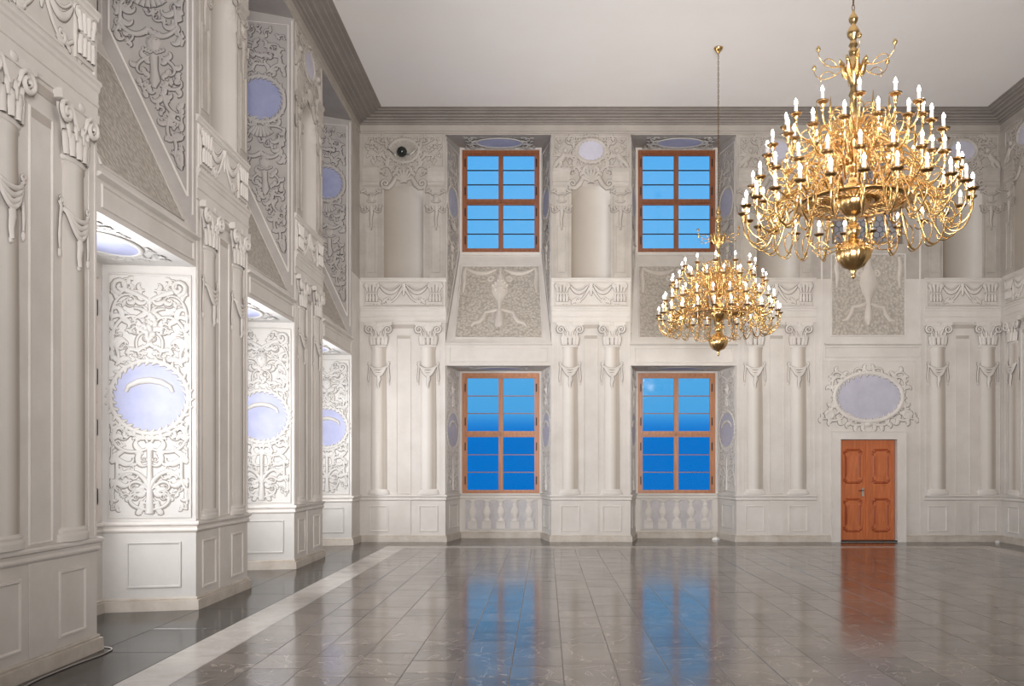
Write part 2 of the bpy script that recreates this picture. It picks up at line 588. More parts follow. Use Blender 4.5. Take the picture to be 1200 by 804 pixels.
def sweep(mb, path, prof, mi=0):
    """moulding along a plan path with the room on its right; prof = [(offset into room, z)]"""
    n = len(path)
    rows = []
    for i in range(n):
        p = Vector(path[i])
        d0 = (p - Vector(path[i - 1])).normalized() if i > 0 else None
        d1 = (Vector(path[i + 1]) - p).normalized() if i < n - 1 else None
        if d0 is None: d0 = d1
        if d1 is None: d1 = d0
        n0, n1 = Vector((d0.y, -d0.x)), Vector((d1.y, -d1.x))
        b = n0 + n1
        b = b / max(b.length_squared / 2, 0.3)
        rows.append([(p.x + b.x * o, p.y + b.y * o, z) for o, z in prof])
    k = len(prof)
    v = [q for r in rows for q in r]
    f = []
    for i in range(n - 1):
        for j in range(k - 1):
            f.append((i * k + j, (i + 1) * k + j, (i + 1) * k + j + 1, i * k + j + 1))
    f.append(tuple(range(k)))
    f.append(tuple(range(n * k - 1, (n - 1) * k - 1, -1)))
    mb.add(v, f, mi)

# ------------------------------------------------------------------ curves for the ornament
def spiral(cx, cz, r, a0, turns, sg=1, n=16, end=0.12):
    out = []
    for i in range(n + 1):
        t = i / n
        a = a0 + sg * turns * 2 * pi * t
        rr = r * (1 - (1 - end) * t)
        out.append((cx + rr * cos(a), cz + rr * sin(a)))
    return out

def vine(x, z, ang, L, k0, k1, p=2.0, n=26):
    """a stem whose curvature grows from k0 to k1: rolls up into a volute"""
    out = [(x, z)]
    a = ang
    ds = L / n
    for i in range(n):
        t = (i + 0.5) / n
        a += (k0 + (k1 - k0) * t ** p) * ds
        x += cos(a) * ds
        z += sin(a) * ds
        out.append((x, z))
    return out

def taper(n, w0, w1, bulb=0.0):
    ws = [w0 + (w1 - w0) * i / (n - 1) for i in range(n)]
    if bulb:
        ws[-1] = ws[-2] = bulb
    return ws

def acanthus(mb, x, z, ang, L, k0, k1, w=0.03, p=1.7, leaves=5, line=0.012, y=0.0):
    """a leafy scroll: the stem rolls up into a volute, lobed leaves break from its outer side"""
    L *= 1.3
    sg = 1 if k1 > 0 else -1
    T = sg * min(11.5, abs(k1) * 0.75)
    n = 34
    pts = vine(x, z, ang, L, k0, T * (p + 1) / L, p, n)
    n = len(pts)
    ws = [w * .85 * (0.45 + 0.55 * sin(pi * min(1, i / n * 1.25 + .1))) * (1 - 0.5 * i / n) for i in range(n)]
    ws = [q * mb.thin for q in ws]
    ws[-1] = ws[-2] = w * 0.55 * mb.thin
    mb.rope(pts, ws, t=w * .4 * mb.thin, y=y, line=line)
    for j in range(leaves):
        i = 2 + int((n * 0.62) * j / max(1, leaves - 1)) if leaves > 1 else n // 3
        dx, dz = pts[i + 1][0] - pts[i][0], pts[i + 1][1] - pts[i][1]
        for side, sc_ in ((-sg, 1.0), (sg, 0.7)):
            if side == sg and j % 2:
                continue
            a = atan2(dz, dx) + side * 0.55
            l = L * (0.29 - 0.03 * j) * sc_
            lp = vine(pts[i][0], pts[i][1], a, l, side * 0.8 / l, side * 5.5 / l, 1.3, 10)
            m = len(lp)
            mb.rope(lp, [w * 1.15 * mb.thin * (0.35 + sin(pi * (k / (m - 1)) ** .8)) * (1 - .5 * k / m) for k in range(m)], t=w * .3 * mb.thin, y=y, line=line)

def fill(mb, region, n, seed, w=.024, size=.24, avoid=lambda x, z: False, line=.010):
    """small curling leaves scattered between the large scrolls"""
    rnd = random.Random(seed)
    pts = []
    for _ in range(4000):
        if len(pts) >= n:
            break
        x, z = rnd.uniform(region[0], region[1]), rnd.uniform(region[2], region[3])
        if avoid(x, z) or any((x - a) ** 2 + (z - b) ** 2 < (size * .62) ** 2 for a, b in pts):
            continue
        pts.append((x, z))
        acanthus(mb, x, z, rnd.uniform(0, 2 * pi), size * rnd.uniform(.75, 1.1), 0, rnd.choice((-1, 1)) * rnd.uniform(8, 13), w, leaves=2, line=line)

def both(mb, fn):
    mb.sx = 1
    fn()
    mb.sx = -1
    fn()
    mb.sx = 1

def ring(mb, cx, cz, rx, rz, w, n=48, line=0.012, beads=0, bw=0.03, seed=1):
    pts = [(cx + rx * cos(2 * pi * i / n), cz + rz * sin(2 * pi * i / n)) for i in range(n + 1)]
    mb.rope(pts, w, line=line)
    rnd = random.Random(seed)
    for i in range(beads):
        a = 2 * pi * (i + 0.5) / beads
        px, pz = cx + rx * cos(a), cz + rz * sin(a)
        for sg in (-1, 1):
            aa = a + pi / 2 + sg * (0.75 + rnd.uniform(-.15, .15))
            lp = vine(px, pz, aa, bw * 2.6, 0, sg * 6, 1, 4)
            mb.rope(lp, [bw * 0.35, bw * 0.6, bw * 0.55, bw * 0.4, bw * 0.1], y=-0.006, line=line * 0.7)

def festoon(x0, z0, x1, z1, sag, n=12):
    return [(x0 + (x1 - x0) * i / n, z0 + (z1 - z0) * i / n - sag * 4 * (i / n) * (1 - i / n)) for i in range(n + 1)]

def disc(mb, cx, cz, rx, rz, t, y=0.0, n=36, mi=0):
    pts = [(cx + rx * cos(2 * pi * i / n), cz + rz * sin(2 * pi * i / n)) for i in range(n)]
    mb.prism(pts, y - t, y, mi)

def mask(mb, x, z, r):
    """a small bearded face in relief"""
    mb.blob(x, z, r * .85, r * 1.1, r * 0.4)
    mb.blob(x, z - r * 0.05, r * 0.16, r * 0.35, r * 0.52)                      # nose
    for sg in (-1, 1):
        mb.blob(x + sg * r * 0.38, z + r * 0.22, r * 0.17, r * 0.07, r * 0.41, mi=1)   # eyes
        mb.rope([(x + sg * r * 0.15, z + r * 0.42), (x + sg * r * 0.4, z + r * 0.5), (x + sg * r * 0.65, z + r * 0.36)], r * 0.07, t=r * 0.66, line=0)
        for k in range(3):
            acanthus(mb, x + sg * r * 0.2 * (k + 0.5), z - r * 0.55, -pi / 2 + sg * 0.35 * k, r * 1.3, 0, sg * 9 / r * 0.5, r * 0.2, leaves=0, line=0.008)
            acanthus(mb, x + sg * r * 0.3 * k, z + r * 0.9, pi / 2 - sg * 0.5 * k, r * 1.0, 0, -sg * 5 / r, r * 0.2, leaves=0, line=0.008)
    mb.blob(x, z - r * 0.52, r * 0.3, r * 0.08, r * 0.36, mi=1)                  # mouth

def putto(mb, x, z, s, sg):
    """a small flying cherub in low relief, head towards sg"""
    mb.rope([(x - sg * .30 * s, z - .34 * s), (x - sg * .2 * s, z - .16 * s), (x, z), (x + sg * .1 * s, z + .17 * s)], [.045 * s, .085 * s, .125 * s, .10 * s], line=0.01)
    mb.rope([(x - sg * .05 * s, z - .02 * s), (x - sg * .02 * s, z - .22 * s), (x - sg * .16 * s, z - .40 * s)], [.09 * s, .075 * s, .04 * s], line=0.01)
    mb.rope([(x + sg * .08 * s, z + .12 * s), (x + sg * .24 * s, z + .08 * s), (x + sg * .36 * s, z + .2 * s)], [.06 * s, .045 * s, .035 * s], line=0.008)
    mb.rope([(x + sg * .02 * s, z + .14 * s), (x - sg * .13 * s, z + .22 * s), (x - sg * .2 * s, z + .34 * s)], [.06 * s, .045 * s, .03 * s], line=0.008)
    mb.blob(x + sg * .14 * s, z + .32 * s, .095 * s, .11 * s, .09 * s)
    for k in range(3):
        lp = vine(x - sg * .02 * s, z + .1 * s, (pi / 2 + sg * (.7 + .3 * k)), .34 * s, 0, sg * 4 / s, 1, 6)
        mb.rope(lp, taper(7, .05 * s, .015 * s), line=0.008)

# ================================================================== ROOM SHELL
def grid_wall(mb, P, us, hs, holes):
    us, hs = sorted(set(us)), sorted(set(hs))
    idx = {}
    v = []
    for i, u in enumerate(us):
        for j, h in enumerate(hs):
            idx[i, j] = len(v)
            v.append((*P(u, 0.0), h))
    f, fu = [], []
    for i in range(len(us) - 1):
        for j in range(len(hs) - 1):
            cu, ch = (us[i] + us[i + 1]) / 2, (hs[j] + hs[j + 1]) / 2
            if any(a < cu < b and c < ch < d for a, b, c, d in holes):
                continue
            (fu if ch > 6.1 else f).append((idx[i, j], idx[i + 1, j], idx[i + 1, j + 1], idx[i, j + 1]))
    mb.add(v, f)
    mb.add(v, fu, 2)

UP0, UPB, UP1, UP1B = 4.63, 6.95, 9.54, 9.63       # upper recess: sill front, sill back, soffit front, soffit back
WIN_HW = 0.955                                      # half width of a window
LOW_Z = (1.06, 4.07)
UP_Z = (7.04, 9.58)

def recess(mb, P, u0, u1, hs):
    b0, b1, D = u0 + SPL, u1 - SPL, DEP
    c = (u0 + u1) / 2
    w0, w1 = c - min(WIN_HW, (b1 - b0) / 2 - 0.03), c + min(WIN_HW, (b1 - b0) / 2 - 0.03)
    Q = lambda u, d, h: (*P(u, d), h)
    # lower recess
    mb.quad(Q(u0, 0, 0), Q(b0, D, 0), Q(b0, D, hs - 0.02), Q(u0, 0, hs), 3)
    mb.quad(Q(b1, D, 0), Q(u1, 0, 0), Q(u1, 0, hs), Q(b1, D, hs - 0.02), 3)
    mb.quad(Q(u0, 0, hs), Q(b0, D, hs - 0.02), Q(b1, D, hs - 0.02), Q(u1, 0, hs), 3)
    # upper recess
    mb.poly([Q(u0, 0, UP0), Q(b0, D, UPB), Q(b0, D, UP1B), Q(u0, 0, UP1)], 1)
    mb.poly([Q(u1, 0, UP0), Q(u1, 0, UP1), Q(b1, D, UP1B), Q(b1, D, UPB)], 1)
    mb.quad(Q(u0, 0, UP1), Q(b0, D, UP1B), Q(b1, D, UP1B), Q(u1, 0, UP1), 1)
    mb.quad(Q(u0, 0, UP0), Q(u1, 0, UP0), Q(b1, D, UPB), Q(b0, D, UPB))
    # back walls round the windows, with their outer thickness
    for (za, zb, h0, h1, mi) in ((0, hs, *LOW_Z, 0), (UPB, UP1B + 0.02, *UP_Z, 0)):
        for (ua, ub, ha, hb) in ((b0, w0, za, zb), (w1, b1, za, zb), (w0, w1, za, h0), (w0, w1, h1, zb)):
            if ub - ua > 1e-4 and hb - ha > 1e-4:
                mb.quad(Q(ua, D, ha), Q(ub, D, ha), Q(ub, D, hb), Q(ua, D, hb), mi)
        mb.quad(Q(w0, D, h0), Q(w0, D + .25, h0), Q(w0, D + .25, h1), Q(w0, D, h1), mi)
        mb.quad(Q(w1, D, h0), Q(w1, D + .25, h0), Q(w1, D + .25, h1), Q(w1, D, h1), mi)
        mb.quad(Q(w0, D, h0), Q(w1, D, h0), Q(w1, D + .25, h0), Q(w0, D + .25, h0), mi)
        mb.quad(Q(w0, D, h1), Q(w1, D, h1), Q(w1, D + .25, h1), Q(w0, D + .25, h1), mi)

Pfar = lambda u, d: (u, YF + d)
Pleft = lambda u, d: (XL - d, u)
Pright = lambda u, d: (XR + d, u)

FAR_PIERS = [(-3.34, 2.0, 0.58), (1.05, 1.86, 0.49), (5.40, 1.86, 0.51), (9.76, 1.80, 0.585)]
LEFT_PIERS = [(7.375, 1.85, 0.5), (11.565, 1.83, 0.5), (15.735, 1.87, 0.5)]
RIGHT_PIERS = [(18.95, 1.80, 0.5)]
NW, NZ0, NZ1 = 0.46, 6.16, 8.34

def niche_holes(piers):
    return [(c - NW, c + NW, NZ0, NZ1) for c, w, o in piers]

DOOR = (6.88, 8.22, 0.0, 2.40)
LATT = (6.70, 8.38, 6.98, 9.42)

mb = MB()
holes = [(a, b, 0, HS_F) for a, b in FAR_OPEN] + [(a, b, UP0, UP1) for a, b in FAR_OPEN] + niche_holes(FAR_PIERS) + [DOOR, LATT]
us = [XL, XR] + [q for h in holes for q in h[:2]]
hs = [0, HC] + [q for h in holes for q in h[2:]]
grid_wall(mb, Pfar, us, hs, holes)
for a, b in FAR_OPEN:
    recess(mb, Pfar, a, b, HS_F)
for (a, b, c, d), dep in ((DOOR, 0.30), (LATT, 0.22)):
    Q = lambda u, dd, h: (*Pfar(u, dd), h)
    mb.quad(Q(a, 0, c), Q(a, dep, c), Q(a, dep, d), Q(a, 0, d))
    mb.quad(Q(b, 0, c), Q(b, 0, d), Q(b, dep, d), Q(b, dep, c))
    mb.quad(Q(a, 0, d), Q(a, dep, d), Q(b, dep, d), Q(b, 0, d))
    mb.quad(Q(a, dep, c), Q(b, dep, c), Q(b, dep, d), Q(a, dep, d))
    if c > 0:
        mb.quad(Q(a, 0, c), Q(b, 0, c), Q(b, dep, c), Q(a, dep, c))
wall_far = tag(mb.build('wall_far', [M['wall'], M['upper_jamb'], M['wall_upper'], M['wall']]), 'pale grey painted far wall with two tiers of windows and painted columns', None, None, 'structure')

mb = MB()
holes = [(a, b, 0, HS_L) for a, b in LEFT_OPEN] + [(a, b, UP0, UP1) for a, b in LEFT_OPEN] + niche_holes(LEFT_PIERS)
us = [YB, YF] + [q for h in holes for q in h[:2]]
hs = [0, HC] + [q for h in holes for q in h[2:]]
grid_wall(mb, Pleft, us, hs, holes)
for a, b in LEFT_OPEN:
    recess(mb, Pleft, a, b, HS_L)
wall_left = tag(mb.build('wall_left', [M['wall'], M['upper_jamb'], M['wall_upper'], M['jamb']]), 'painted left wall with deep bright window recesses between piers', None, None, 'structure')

mb = MB()
holes = niche_holes(RIGHT_PIERS)
us = [YB, YF] + [q for h in holes for q in h[:2]]
hs = [0, HC] + [q for h in holes for q in h[2:]]
grid_wall(mb, Pright, us, hs, holes)
wall_right = tag(mb.build('wall_right', [M['wall'], M['wall'], M['wall_upper']]), 'painted right wall meeting the far wall beyond the door', None, None, 'structure')

mb = MB()
mb.quad((XL, YB, 0), (XR, YB, 0), (XR, YB, HC), (XL, YB, HC))
tag(mb.build('wall_back', M['wall']), 'plain plastered wall behind the viewpoint', None, None, 'structure')

mb = MB()
mb.box(XL - 0.0, XR, YB, YF, HC, HC + 0.1)
tag(mb.build('ceiling', M['ceiling']), 'flat white painted ceiling above the grey cornice', None, None, 'structure')

# ------------------------------------------------------------------ cornice, dado rail, baseboard
CORN = [(0, 9.56), (0.03, 9.57), (0.035, 9.60), (0.012, 9.62), (0.012, 9.765), (0.05, 9.775), (0.06, 9.80), (0.11, 9.80), (0.125, 9.825), (0.20, 9.83), (0.215, 9.855),
        (0.30, 9.855), (0.315, 9.875), (0.345, 9.885), (0.43, 9.885), (0.445, 9.905), (0.53, 9.908), (0.545, 9.925), (0.63, 9.928), (0.63, 9.94), (0, 9.94)]
mb = MB()
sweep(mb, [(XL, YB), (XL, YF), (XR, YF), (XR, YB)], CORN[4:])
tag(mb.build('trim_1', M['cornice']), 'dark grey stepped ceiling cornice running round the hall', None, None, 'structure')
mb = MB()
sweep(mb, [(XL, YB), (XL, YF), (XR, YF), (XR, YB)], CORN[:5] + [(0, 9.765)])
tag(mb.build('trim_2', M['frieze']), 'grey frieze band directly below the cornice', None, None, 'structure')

def recess_path(opens, P, a, b):
    path = [P(a, 0)]
    for u0, u1 in opens:
        if u0 > a and u1 < b:
            path += [P(u0, 0), P(u0 + SPL, DEP), P(u1 - SPL, DEP), P(u1, 0)]
    path.append(P(b, 0))
    return path
BASE = [(0, 0.16), (0.018, 0.155), (0.024, 0.14), (0.018, 0.125), (0.045, 0.12), (0.05, 0.0), (0, 0.0)]
RAIL = [(0, 1.105), (0.045, 1.10), (0.052, 1.08), (0.048, 1.06), (0.022, 1.045), (0.018, 1.02), (0.03, 1.0), (0.028, 0.985), (0.008, 0.965), (0, 0.96)]
p_left = recess_path(LEFT_OPEN, Pleft, YB, YF)
p_far1 = recess_path(FAR_OPEN, Pfar, XL, 6.71)
p_far2 = [Pfar(8.40, 0), Pfar(XR, 0), (XR, YB)]
def run(path, prof, name, mat, label):
    m = MB()
    sweep(m, path, prof)
    tag(m.build(name, mat), label, None, None, 'structure')
run(p_left[:-1] + p_far1[0:1] + p_far1[1:], BASE, 'baseboard_left', M['plinth'], 'worn stone coloured plinth along the left and far walls')
run(p_far2, BASE, 'baseboard_right', M['plinth'], 'worn plinth right of the door and along the right wall')
# dado rail: stops at the door bay
p_far1r = recess_path(FAR_OPEN, Pfar, XL, DOOR_BAY[0])
run(p_left[:-1] + p_far1r, RAIL, 'trim_3', M['relief'], 'pale moulded dado rail along the left and far walls')
run([Pfar(DOOR_BAY[1], 0), Pfar(XR, 0), (XR, YB)], RAIL, 'trim_4', M['relief'], 'pale moulded dado rail right of the door')

# ================================================================== FLOOR
mb = MB()
mb.quad((XL, YB, -0.004), (XR, YB, -0.004), (XR, YF, -0.004), (XL, YF, -0.004))
Dq = DEP
for a, b in LEFT_OPEN:
    mb.quad((XL, a, -0.004), (XL, b, -0.004), (XL - Dq, b - SPL, -0.004), (XL - Dq, a + SPL, -0.004))
for a, b in FAR_OPEN:
    mb.quad((a, YF, -0.004), (b, YF, -0.004), (b - SPL, YF + Dq, -0.004), (a + SPL, YF + Dq, -0.004))
floor = tag(mb.build('floor', M['grout']), 'polished grey brown stone floor with a pale marble border band', None, None, 'structure')

def slab(x0, x1, y0, y1, z=0.0, jt=0.0025):
    m = MB()
    x0 += jt; x1 -= jt; y0 += jt; y1 -= jt
    e = 0.003
    v = [(x0, y0, -.02), (x1, y0, -.02), (x1, y1, -.02), (x0, y1, -.02), (x0, y0, z - e), (x1, y0, z - e), (x1, y1, z - e), (x0, y1, z - e),
         (x0 + e, y0 + e, z), (x1 - e, y0 + e, z), (x1 - e, y1 - e, z), (x0 + e, y1 - e, z)]
    f = [(8, 9, 10, 11)]
    for k in (0, 4):
        for i in range(4):
            j = (i + 1) % 4
            f.append((k + i, k + j, k + 4 + j, k + 4 + i))
    m.add(v, f)
    return m
rnd = random.Random(11)
SX0, SX1, SY1 = -3.08, 9.38, 18.52
NS = 27
sw = (SX1 - SX0) / NS
near, rest = [], []
for i in range(NS):
    x0 = SX0 + i * sw
    y = YB + rnd.uniform(-0.5, 0)
    while y < SY1:
        L = rnd.choice((0.46, 0.55, 0.66, 0.78, 0.92))
        y1 = min(y + L, SY1)
        if SY1 - y1 < 0.25:
            y1 = SY1
        ya = max(y, YB)
        if y1 - ya > 0.05:
            (near if 5.9 < y1 else rest).append((x0, x0 + sw, ya, y1))
        y = y1
near.sort(key=lambda t: t[2])
vis = [t for t in near if -0.66 * t[3] < t[1] and t[0] < 0.58 * t[3]]
pick = set(id(t) for t in vis[:296])
rest += [t for t in near if id(t) not in pick]
for t in near:
    if id(t) in pick:
        slab(*t, z=rnd.uniform(-0.0006, 0.0006)).build('tile', M['tile'], floor)
big = MB()
tones = []
for t in rest:
    m = slab(*t, z=rnd.uniform(-0.0006, 0.0006))
    big.add(m.v, m.f)
    tones += [rnd.random()] * len(m.f)
big.attr = tones
tag(big.build('tile_field', M['tile'], floor), None, None, None, 'stuff')
# pale marble band
def band(x0, x1, y0, y1, along, L, name, mat, n0):
    k = n0
    a, b = (y0, y1) if along == 'y' else (x0, x1)
    p = a
    while p < b - 1e-6:
        q = min(p + L * rnd.uniform(0.85, 1.15), b)
        if b - q < 0.3: q = b
        r = (x0, x1, p, q) if along == 'y' else (p, q, y0, y1)
        slab(*r).build(name, mat, floor)
        p = q
band(-3.54, -3.08, YB, 18.98, 'y', 1.3, 'marble_band_slab', M['stripe'], 0)
band(9.38, 9.84, YB, 18.98, 'y', 1.3, 'marble_band_slab', M['stripe'], 0)
band(-3.08, 9.38, 18.52, 18.98, 'x', 1.3, 'marble_band_slab', M['stripe'], 0)
# dark border outside the band
band(XL + .05, -3.54, YB, YF - .05, 'y', 1.25, 'border_slab', M['border'], 0)
band(9.84, XR - .05, YB, YF - .05, 'y', 1.25, 'border_slab', M['border'], 0)
band(-3.54, 9.84, 18.98, YF - .05, 'x', 1.25, 'border_slab', M['border'], 0)
def plan_slab(pts, name, mat):
    n = len(pts)
    m = MB()
    m.add([(x, y, 0.0) for x, y in pts] + [(x, y, -.02) for x, y in pts], [tuple(range(n))] + [(i, n + i, n + (i + 1) % n, (i + 1) % n) for i in range(n)])
    m.build(name, mat, floor)
for a, b in LEFT_OPEN:
    plan_slab([(XL + .048, a + .02), (XL + .048, b - .02), (XL - DEP + .03, b - SPL - .03), (XL - DEP + .03, a + SPL + .03)], 'recess_slab', M['border'])
for a, b in FAR_OPEN:
    plan_slab([(a + .02, YF - .048), (b - .02, YF - .048), (b - SPL - .03, YF + DEP - .03), (a + SPL + .03, YF + DEP - .03)], 'recess_slab', M['border'])

# ================================================================== PIER KIT (painted columns, balustrade, niche, cartouche)
RM = [M['relief'], M['outline'], M['tone']]
RMU = [M['relief_upper'], M['outline'], M['tone']]
CY = lambda x: -0.28 * sqrt(max(0.0, 0.19 ** 2 - x * x)) - 0.002

def column_kit():
    shaft = MB()
    prof = [(0.188, 0.12), (0.190, 0.8), (0.186, 1.7), (0.178, 2.6), (0.168, 3.3), (0.168, 3.40), (0.185, 3.415), (0.185, 3.445), (0.168, 3.46)]
    shaft.lathe(prof, 20, 0, pi, 0.28)
    base = MB()
    base.lathe([(0.25, 0.0), (0.25, 0.035), (0.255, 0.05), (0.25, 0.068), (0.222, 0.075), (0.222, 0.085), (0.235, 0.095), (0.228, 0.112), (0.195, 0.12), (0.188, 0.128)], 20, 0, pi, 0.28)
    cap = MB()
    cap.lathe([(0.175, 0), (0.20, 0.012), (0.20, 0.035), (0.172, 0.05), (0.175, 0.2), (0.20, 0.34), (0.255, 0.44), (0.27, 0.48)], 20, 0, pi, 0.28)
    cap.prism([(-.31, .50), (-.20, .485), (0, .48), (.20, .485), (.31, .50), (.315, .58), (.2, .562), (0, .555), (-.2, .562), (-.315, .58)], -0.085, 0)
    for ph in (-66, -33, 0, 33, 66):
        x = 0.185 * sin(radians(ph)); y = -0.28 * 0.185 * cos(radians(ph))
        cap.rope([(x * .95, .045), (x * 1.0, .13), (x * 1.06, .21), (x * 1.12, .265), (x * 1.2, .25)], [.036, .046, .044, .034, .016], t=.03, y=y - .004, line=.009)
    for ph in (-48, -16, 16, 48):
        x = 0.19 * sin(radians(ph)); y = -0.28 * 0.19 * cos(radians(ph))
        cap.rope([(x, .2), (x * 1.1, .3), (x * 1.25, .355), (x * 1.4, .34)], [.026, .03, .026, .01], t=.026, y=y - .006, line=.008)
    def vol():
        cap.rope([(.05, .30), (.10, .40)] + spiral(.215, .405, .105, radians(150), 1.7, -1, 22, .15), [.014] * 2 + taper(23, .026, .016), t=.03, y=-.062, line=.009)
    both(cap, vol)
    cap.blob(0, .53, .06, .045, .014, y=-.083)
    dr = MB()
    for k, sag in enumerate((.10, .16, .215, .26)):
        w = .205 - .012 * k
        dr.rope(festoon(-w, 3.02 - .012 * k, w, 3.02 - .012 * k, sag * .8, 12), taper(13, .022, .022), t=.022, y=lambda x: CY(x) - .012, line=.009)
    dr.rope([(0, 2.80), (.012, 2.70), (-.01, 2.60), (0, 2.52)], [.04, .045, .03, .022], t=.025, y=-.06, line=.009)
    dr.blob(0, 2.51, .03, .03, .02, y=-.055)
    def tail():
        dr.rope([(.215, 3.10), (.235, 3.05), (.21, 3.02), (.228, 2.9), (.240, 2.75), (.236, 2.64)], [.012, .024, .022, .017, .020, .012], y=-.012, line=.009)
        dr.blob(.236, 2.60, .024, .045, .02, y=-.012)
        dr.rope(spiral(.222, 3.08, .035, 0, 1.0, 1, 8, .5), .010, y=-.02, line=.006)
    both(dr, tail)
    return [('column_base', base.mesh('column_base', RM), (0, 0, 0), []),
            ('capital', cap.mesh('capital', RM), (0, 0, 3.46), []),
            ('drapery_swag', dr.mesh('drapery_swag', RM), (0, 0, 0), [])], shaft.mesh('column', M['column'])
COL_SUBS, COL_MESH = column_kit()

def balustrade_kit(w):
    hw = w / 2 - 0.09
    back = MB()
    back.frame(-hw - .03, hw + .03, 5.53, 6.09, .03, .02)
    back.box(-hw, hw, -.004, 0, 5.56, 6.06)
    rail = MB()
    sweep(rail, [(-w / 2, 0), (w / 2, 0)], [(0, 6.185), (.042, 6.18), (.045, 6.155), (.025, 6.135), (.018, 6.105), (0, 6.095)])
    con = MB()
    con.box(-.155, .155, -.03, 0, 5.58, 6.07)
    for k in range(4):
        x = -.11 + .073 * k
        con.rope([(x, 5.62), (x * 1.02, 5.72), (x * .9, 5.80)], [.026, .034, .020], t=.03, y=-.032, line=.008)
        con.rope([(x * .9, 5.84), (x * 1.1, 5.95), (x * 1.25, 6.02)], [.018, .03, .034], t=.03, y=-.032, line=.008)
    con.rope([(-.14, 5.82), (.14, 5.82)], .018, t=.03, y=-.032, line=.006)
    both(con, lambda: con.rope(spiral(.12, 5.99, .06, pi / 2, 1.4, -1, 12, .2), taper(13, .018, .012), y=-.036, line=.007))
    gl = MB()
    x1 = hw - .34
    def half():
        gl.rope(festoon(.06, 6.02, x1, 6.02, .30 * .6, 12), [.012, .02, .028, .034, .04, .042, .043, .042, .04, .034, .028, .02, .012], y=-.005, line=.010)
        gl.rope(festoon(.10, 6.03, x1 - .04, 6.03, .10, 8), taper(9, .012, .012), y=-.005, line=.007)
        gl.rope(vine(.03, 5.95, radians(-60), .55, 0, 9, 2.2, 20), taper(21, .03, .016), y=-.005, line=.010)
        gl.rope(spiral(x1 * .62, 5.675, .075, radians(200), 1.5, 1, 16, .15), taper(17, .024, .014), y=-.005, line=.010)
        acanthus(gl, x1 * .75, 5.60, radians(40), .34, 2, -12, .026, leaves=2, y=-.005, line=.008)
    both(gl, half)
    gl.rope([(0, 6.05), (0, 5.93), (0, 5.82), (0, 5.76)], [.05, .036, .03, .008], y=-.005, line=.010)
    gl.box(-x1 * .7, x1 * .7, -.012, 0, 5.575, 5.60)
    k = [('console', con.mesh('console', RM), (sx * (hw - .17), 0, 0), []) for sx in (-1, 1)]
    k += [('garland', gl.mesh('garland', RM), (0, 0, 0), []), ('rail', rail.mesh('rail', M['relief']), (0, 0, 0), [])]
    k[1] = ('console', k[0][1], k[1][2], [])
    return back.mesh('balustrade_panel', [M['wall']]), k

def niche_mesh():
    m = MB()
    nu, nv = 18, 26
    v, f = [], []
    zc = NZ1 - NW
    for j in range(nv + 1):
        z = NZ0 + (NZ1 - NZ0) * j / nv
        for i in range(nu + 1):
            x = -NW + 2 * NW * i / nu
            q = 1 - (x / NW) ** 2 - (max(0, z - zc) / NW) ** 2
            v.append((x, 0.16 * sqrt(max(0, q)), z))
    for j in range(nv):
        for i in range(nu):
            a = j * (nu + 1) + i
            f.append((a, a + 1, a + nu + 2, a + nu + 1))
    m.add(v, f, 0, True)
    m.poly([(-NW, 0, NZ0)] + [(NW * cos(pi - pi * i / 18), 0.16 * sin(pi * i / 18), NZ0) for i in range(19)])
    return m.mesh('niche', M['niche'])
NICHE = niche_mesh()

def cartouche_kit(w, style):
    c = MB()
    zc = 9.17
    # broken pediment volutes over the niche head
    def half():
        c.rope([(.52, 8.30), (.36, 8.30), (.27, 8.38), (.20, 8.52), (.10, 8.58)], [.035, .05, .055, .05, .035], line=.014)
        c.rope(spiral(.43, 8.40, .10, radians(-90), 1.3, 1, 14, .2), taper(15, .032, .018), y=-.02, line=.012)
        acanthus(c, .12, 8.62, radians(35), .62, 1, -9, .034, leaves=3)
        acanthus(c, .30, 8.93, radians(10), .5, 2, 11, .032, leaves=3)
        acanthus(c, .34, 9.34, radians(-10), .42, 0, 12, .028, leaves=2)
    both(c, half)
    c.thin = .75
    both(c, lambda: fill(c, (.04, w / 2 - .12, 8.70, 9.48), 22, 12, w=.03, size=.20, line=.009, avoid=lambda x, z: (x / .40) ** 2 + ((z - zc) / .32) ** 2 < 1 or (abs(x) > .5 and z < 8.82) or (style and abs(x - .69) < .2 and 8.75 < z < 9.3)))
    # shell keystone
    for k in range(-3, 4):
        a = pi / 2 + k * .38
        c.rope([(0.05 * k * .6, 8.42), (.15 * cos(a), 8.44 + .18 * sin(a)), (.22 * cos(a), 8.46 + .25 * sin(a))], [.02, .036, .03], y=-.012, line=.010)
    ring(c, 0, zc, .345, .27, .038, 40, .012, 20, .035)
    c.rope([(0, 9.46), (0, 9.52)], [.05, .03], y=-.01)
    med = MB()
    disc(med, 0, zc, .315, .245, .008)
    pu = []
    for sg in (-1, 1):
        p = MB()
        putto(p, 0, 0, 0.62, -sg)
        pu.append(('putto', p.mesh('putto', RMU), (sg * .69, 0, 8.98), []))
    fr = MB()
    hw = w / 2 - .06
    fr.frame(-hw, hw, 8.80, 9.52, .03, .015)
    return c.mesh('cartouche', RMU), [('medallion', med.mesh('medallion', M['pale_lilac'] if style else M['grey_patch']), (0, 0, 0), [])] + (pu if style else []), fr.mesh('cartouche_frame', M['relief_upper'])

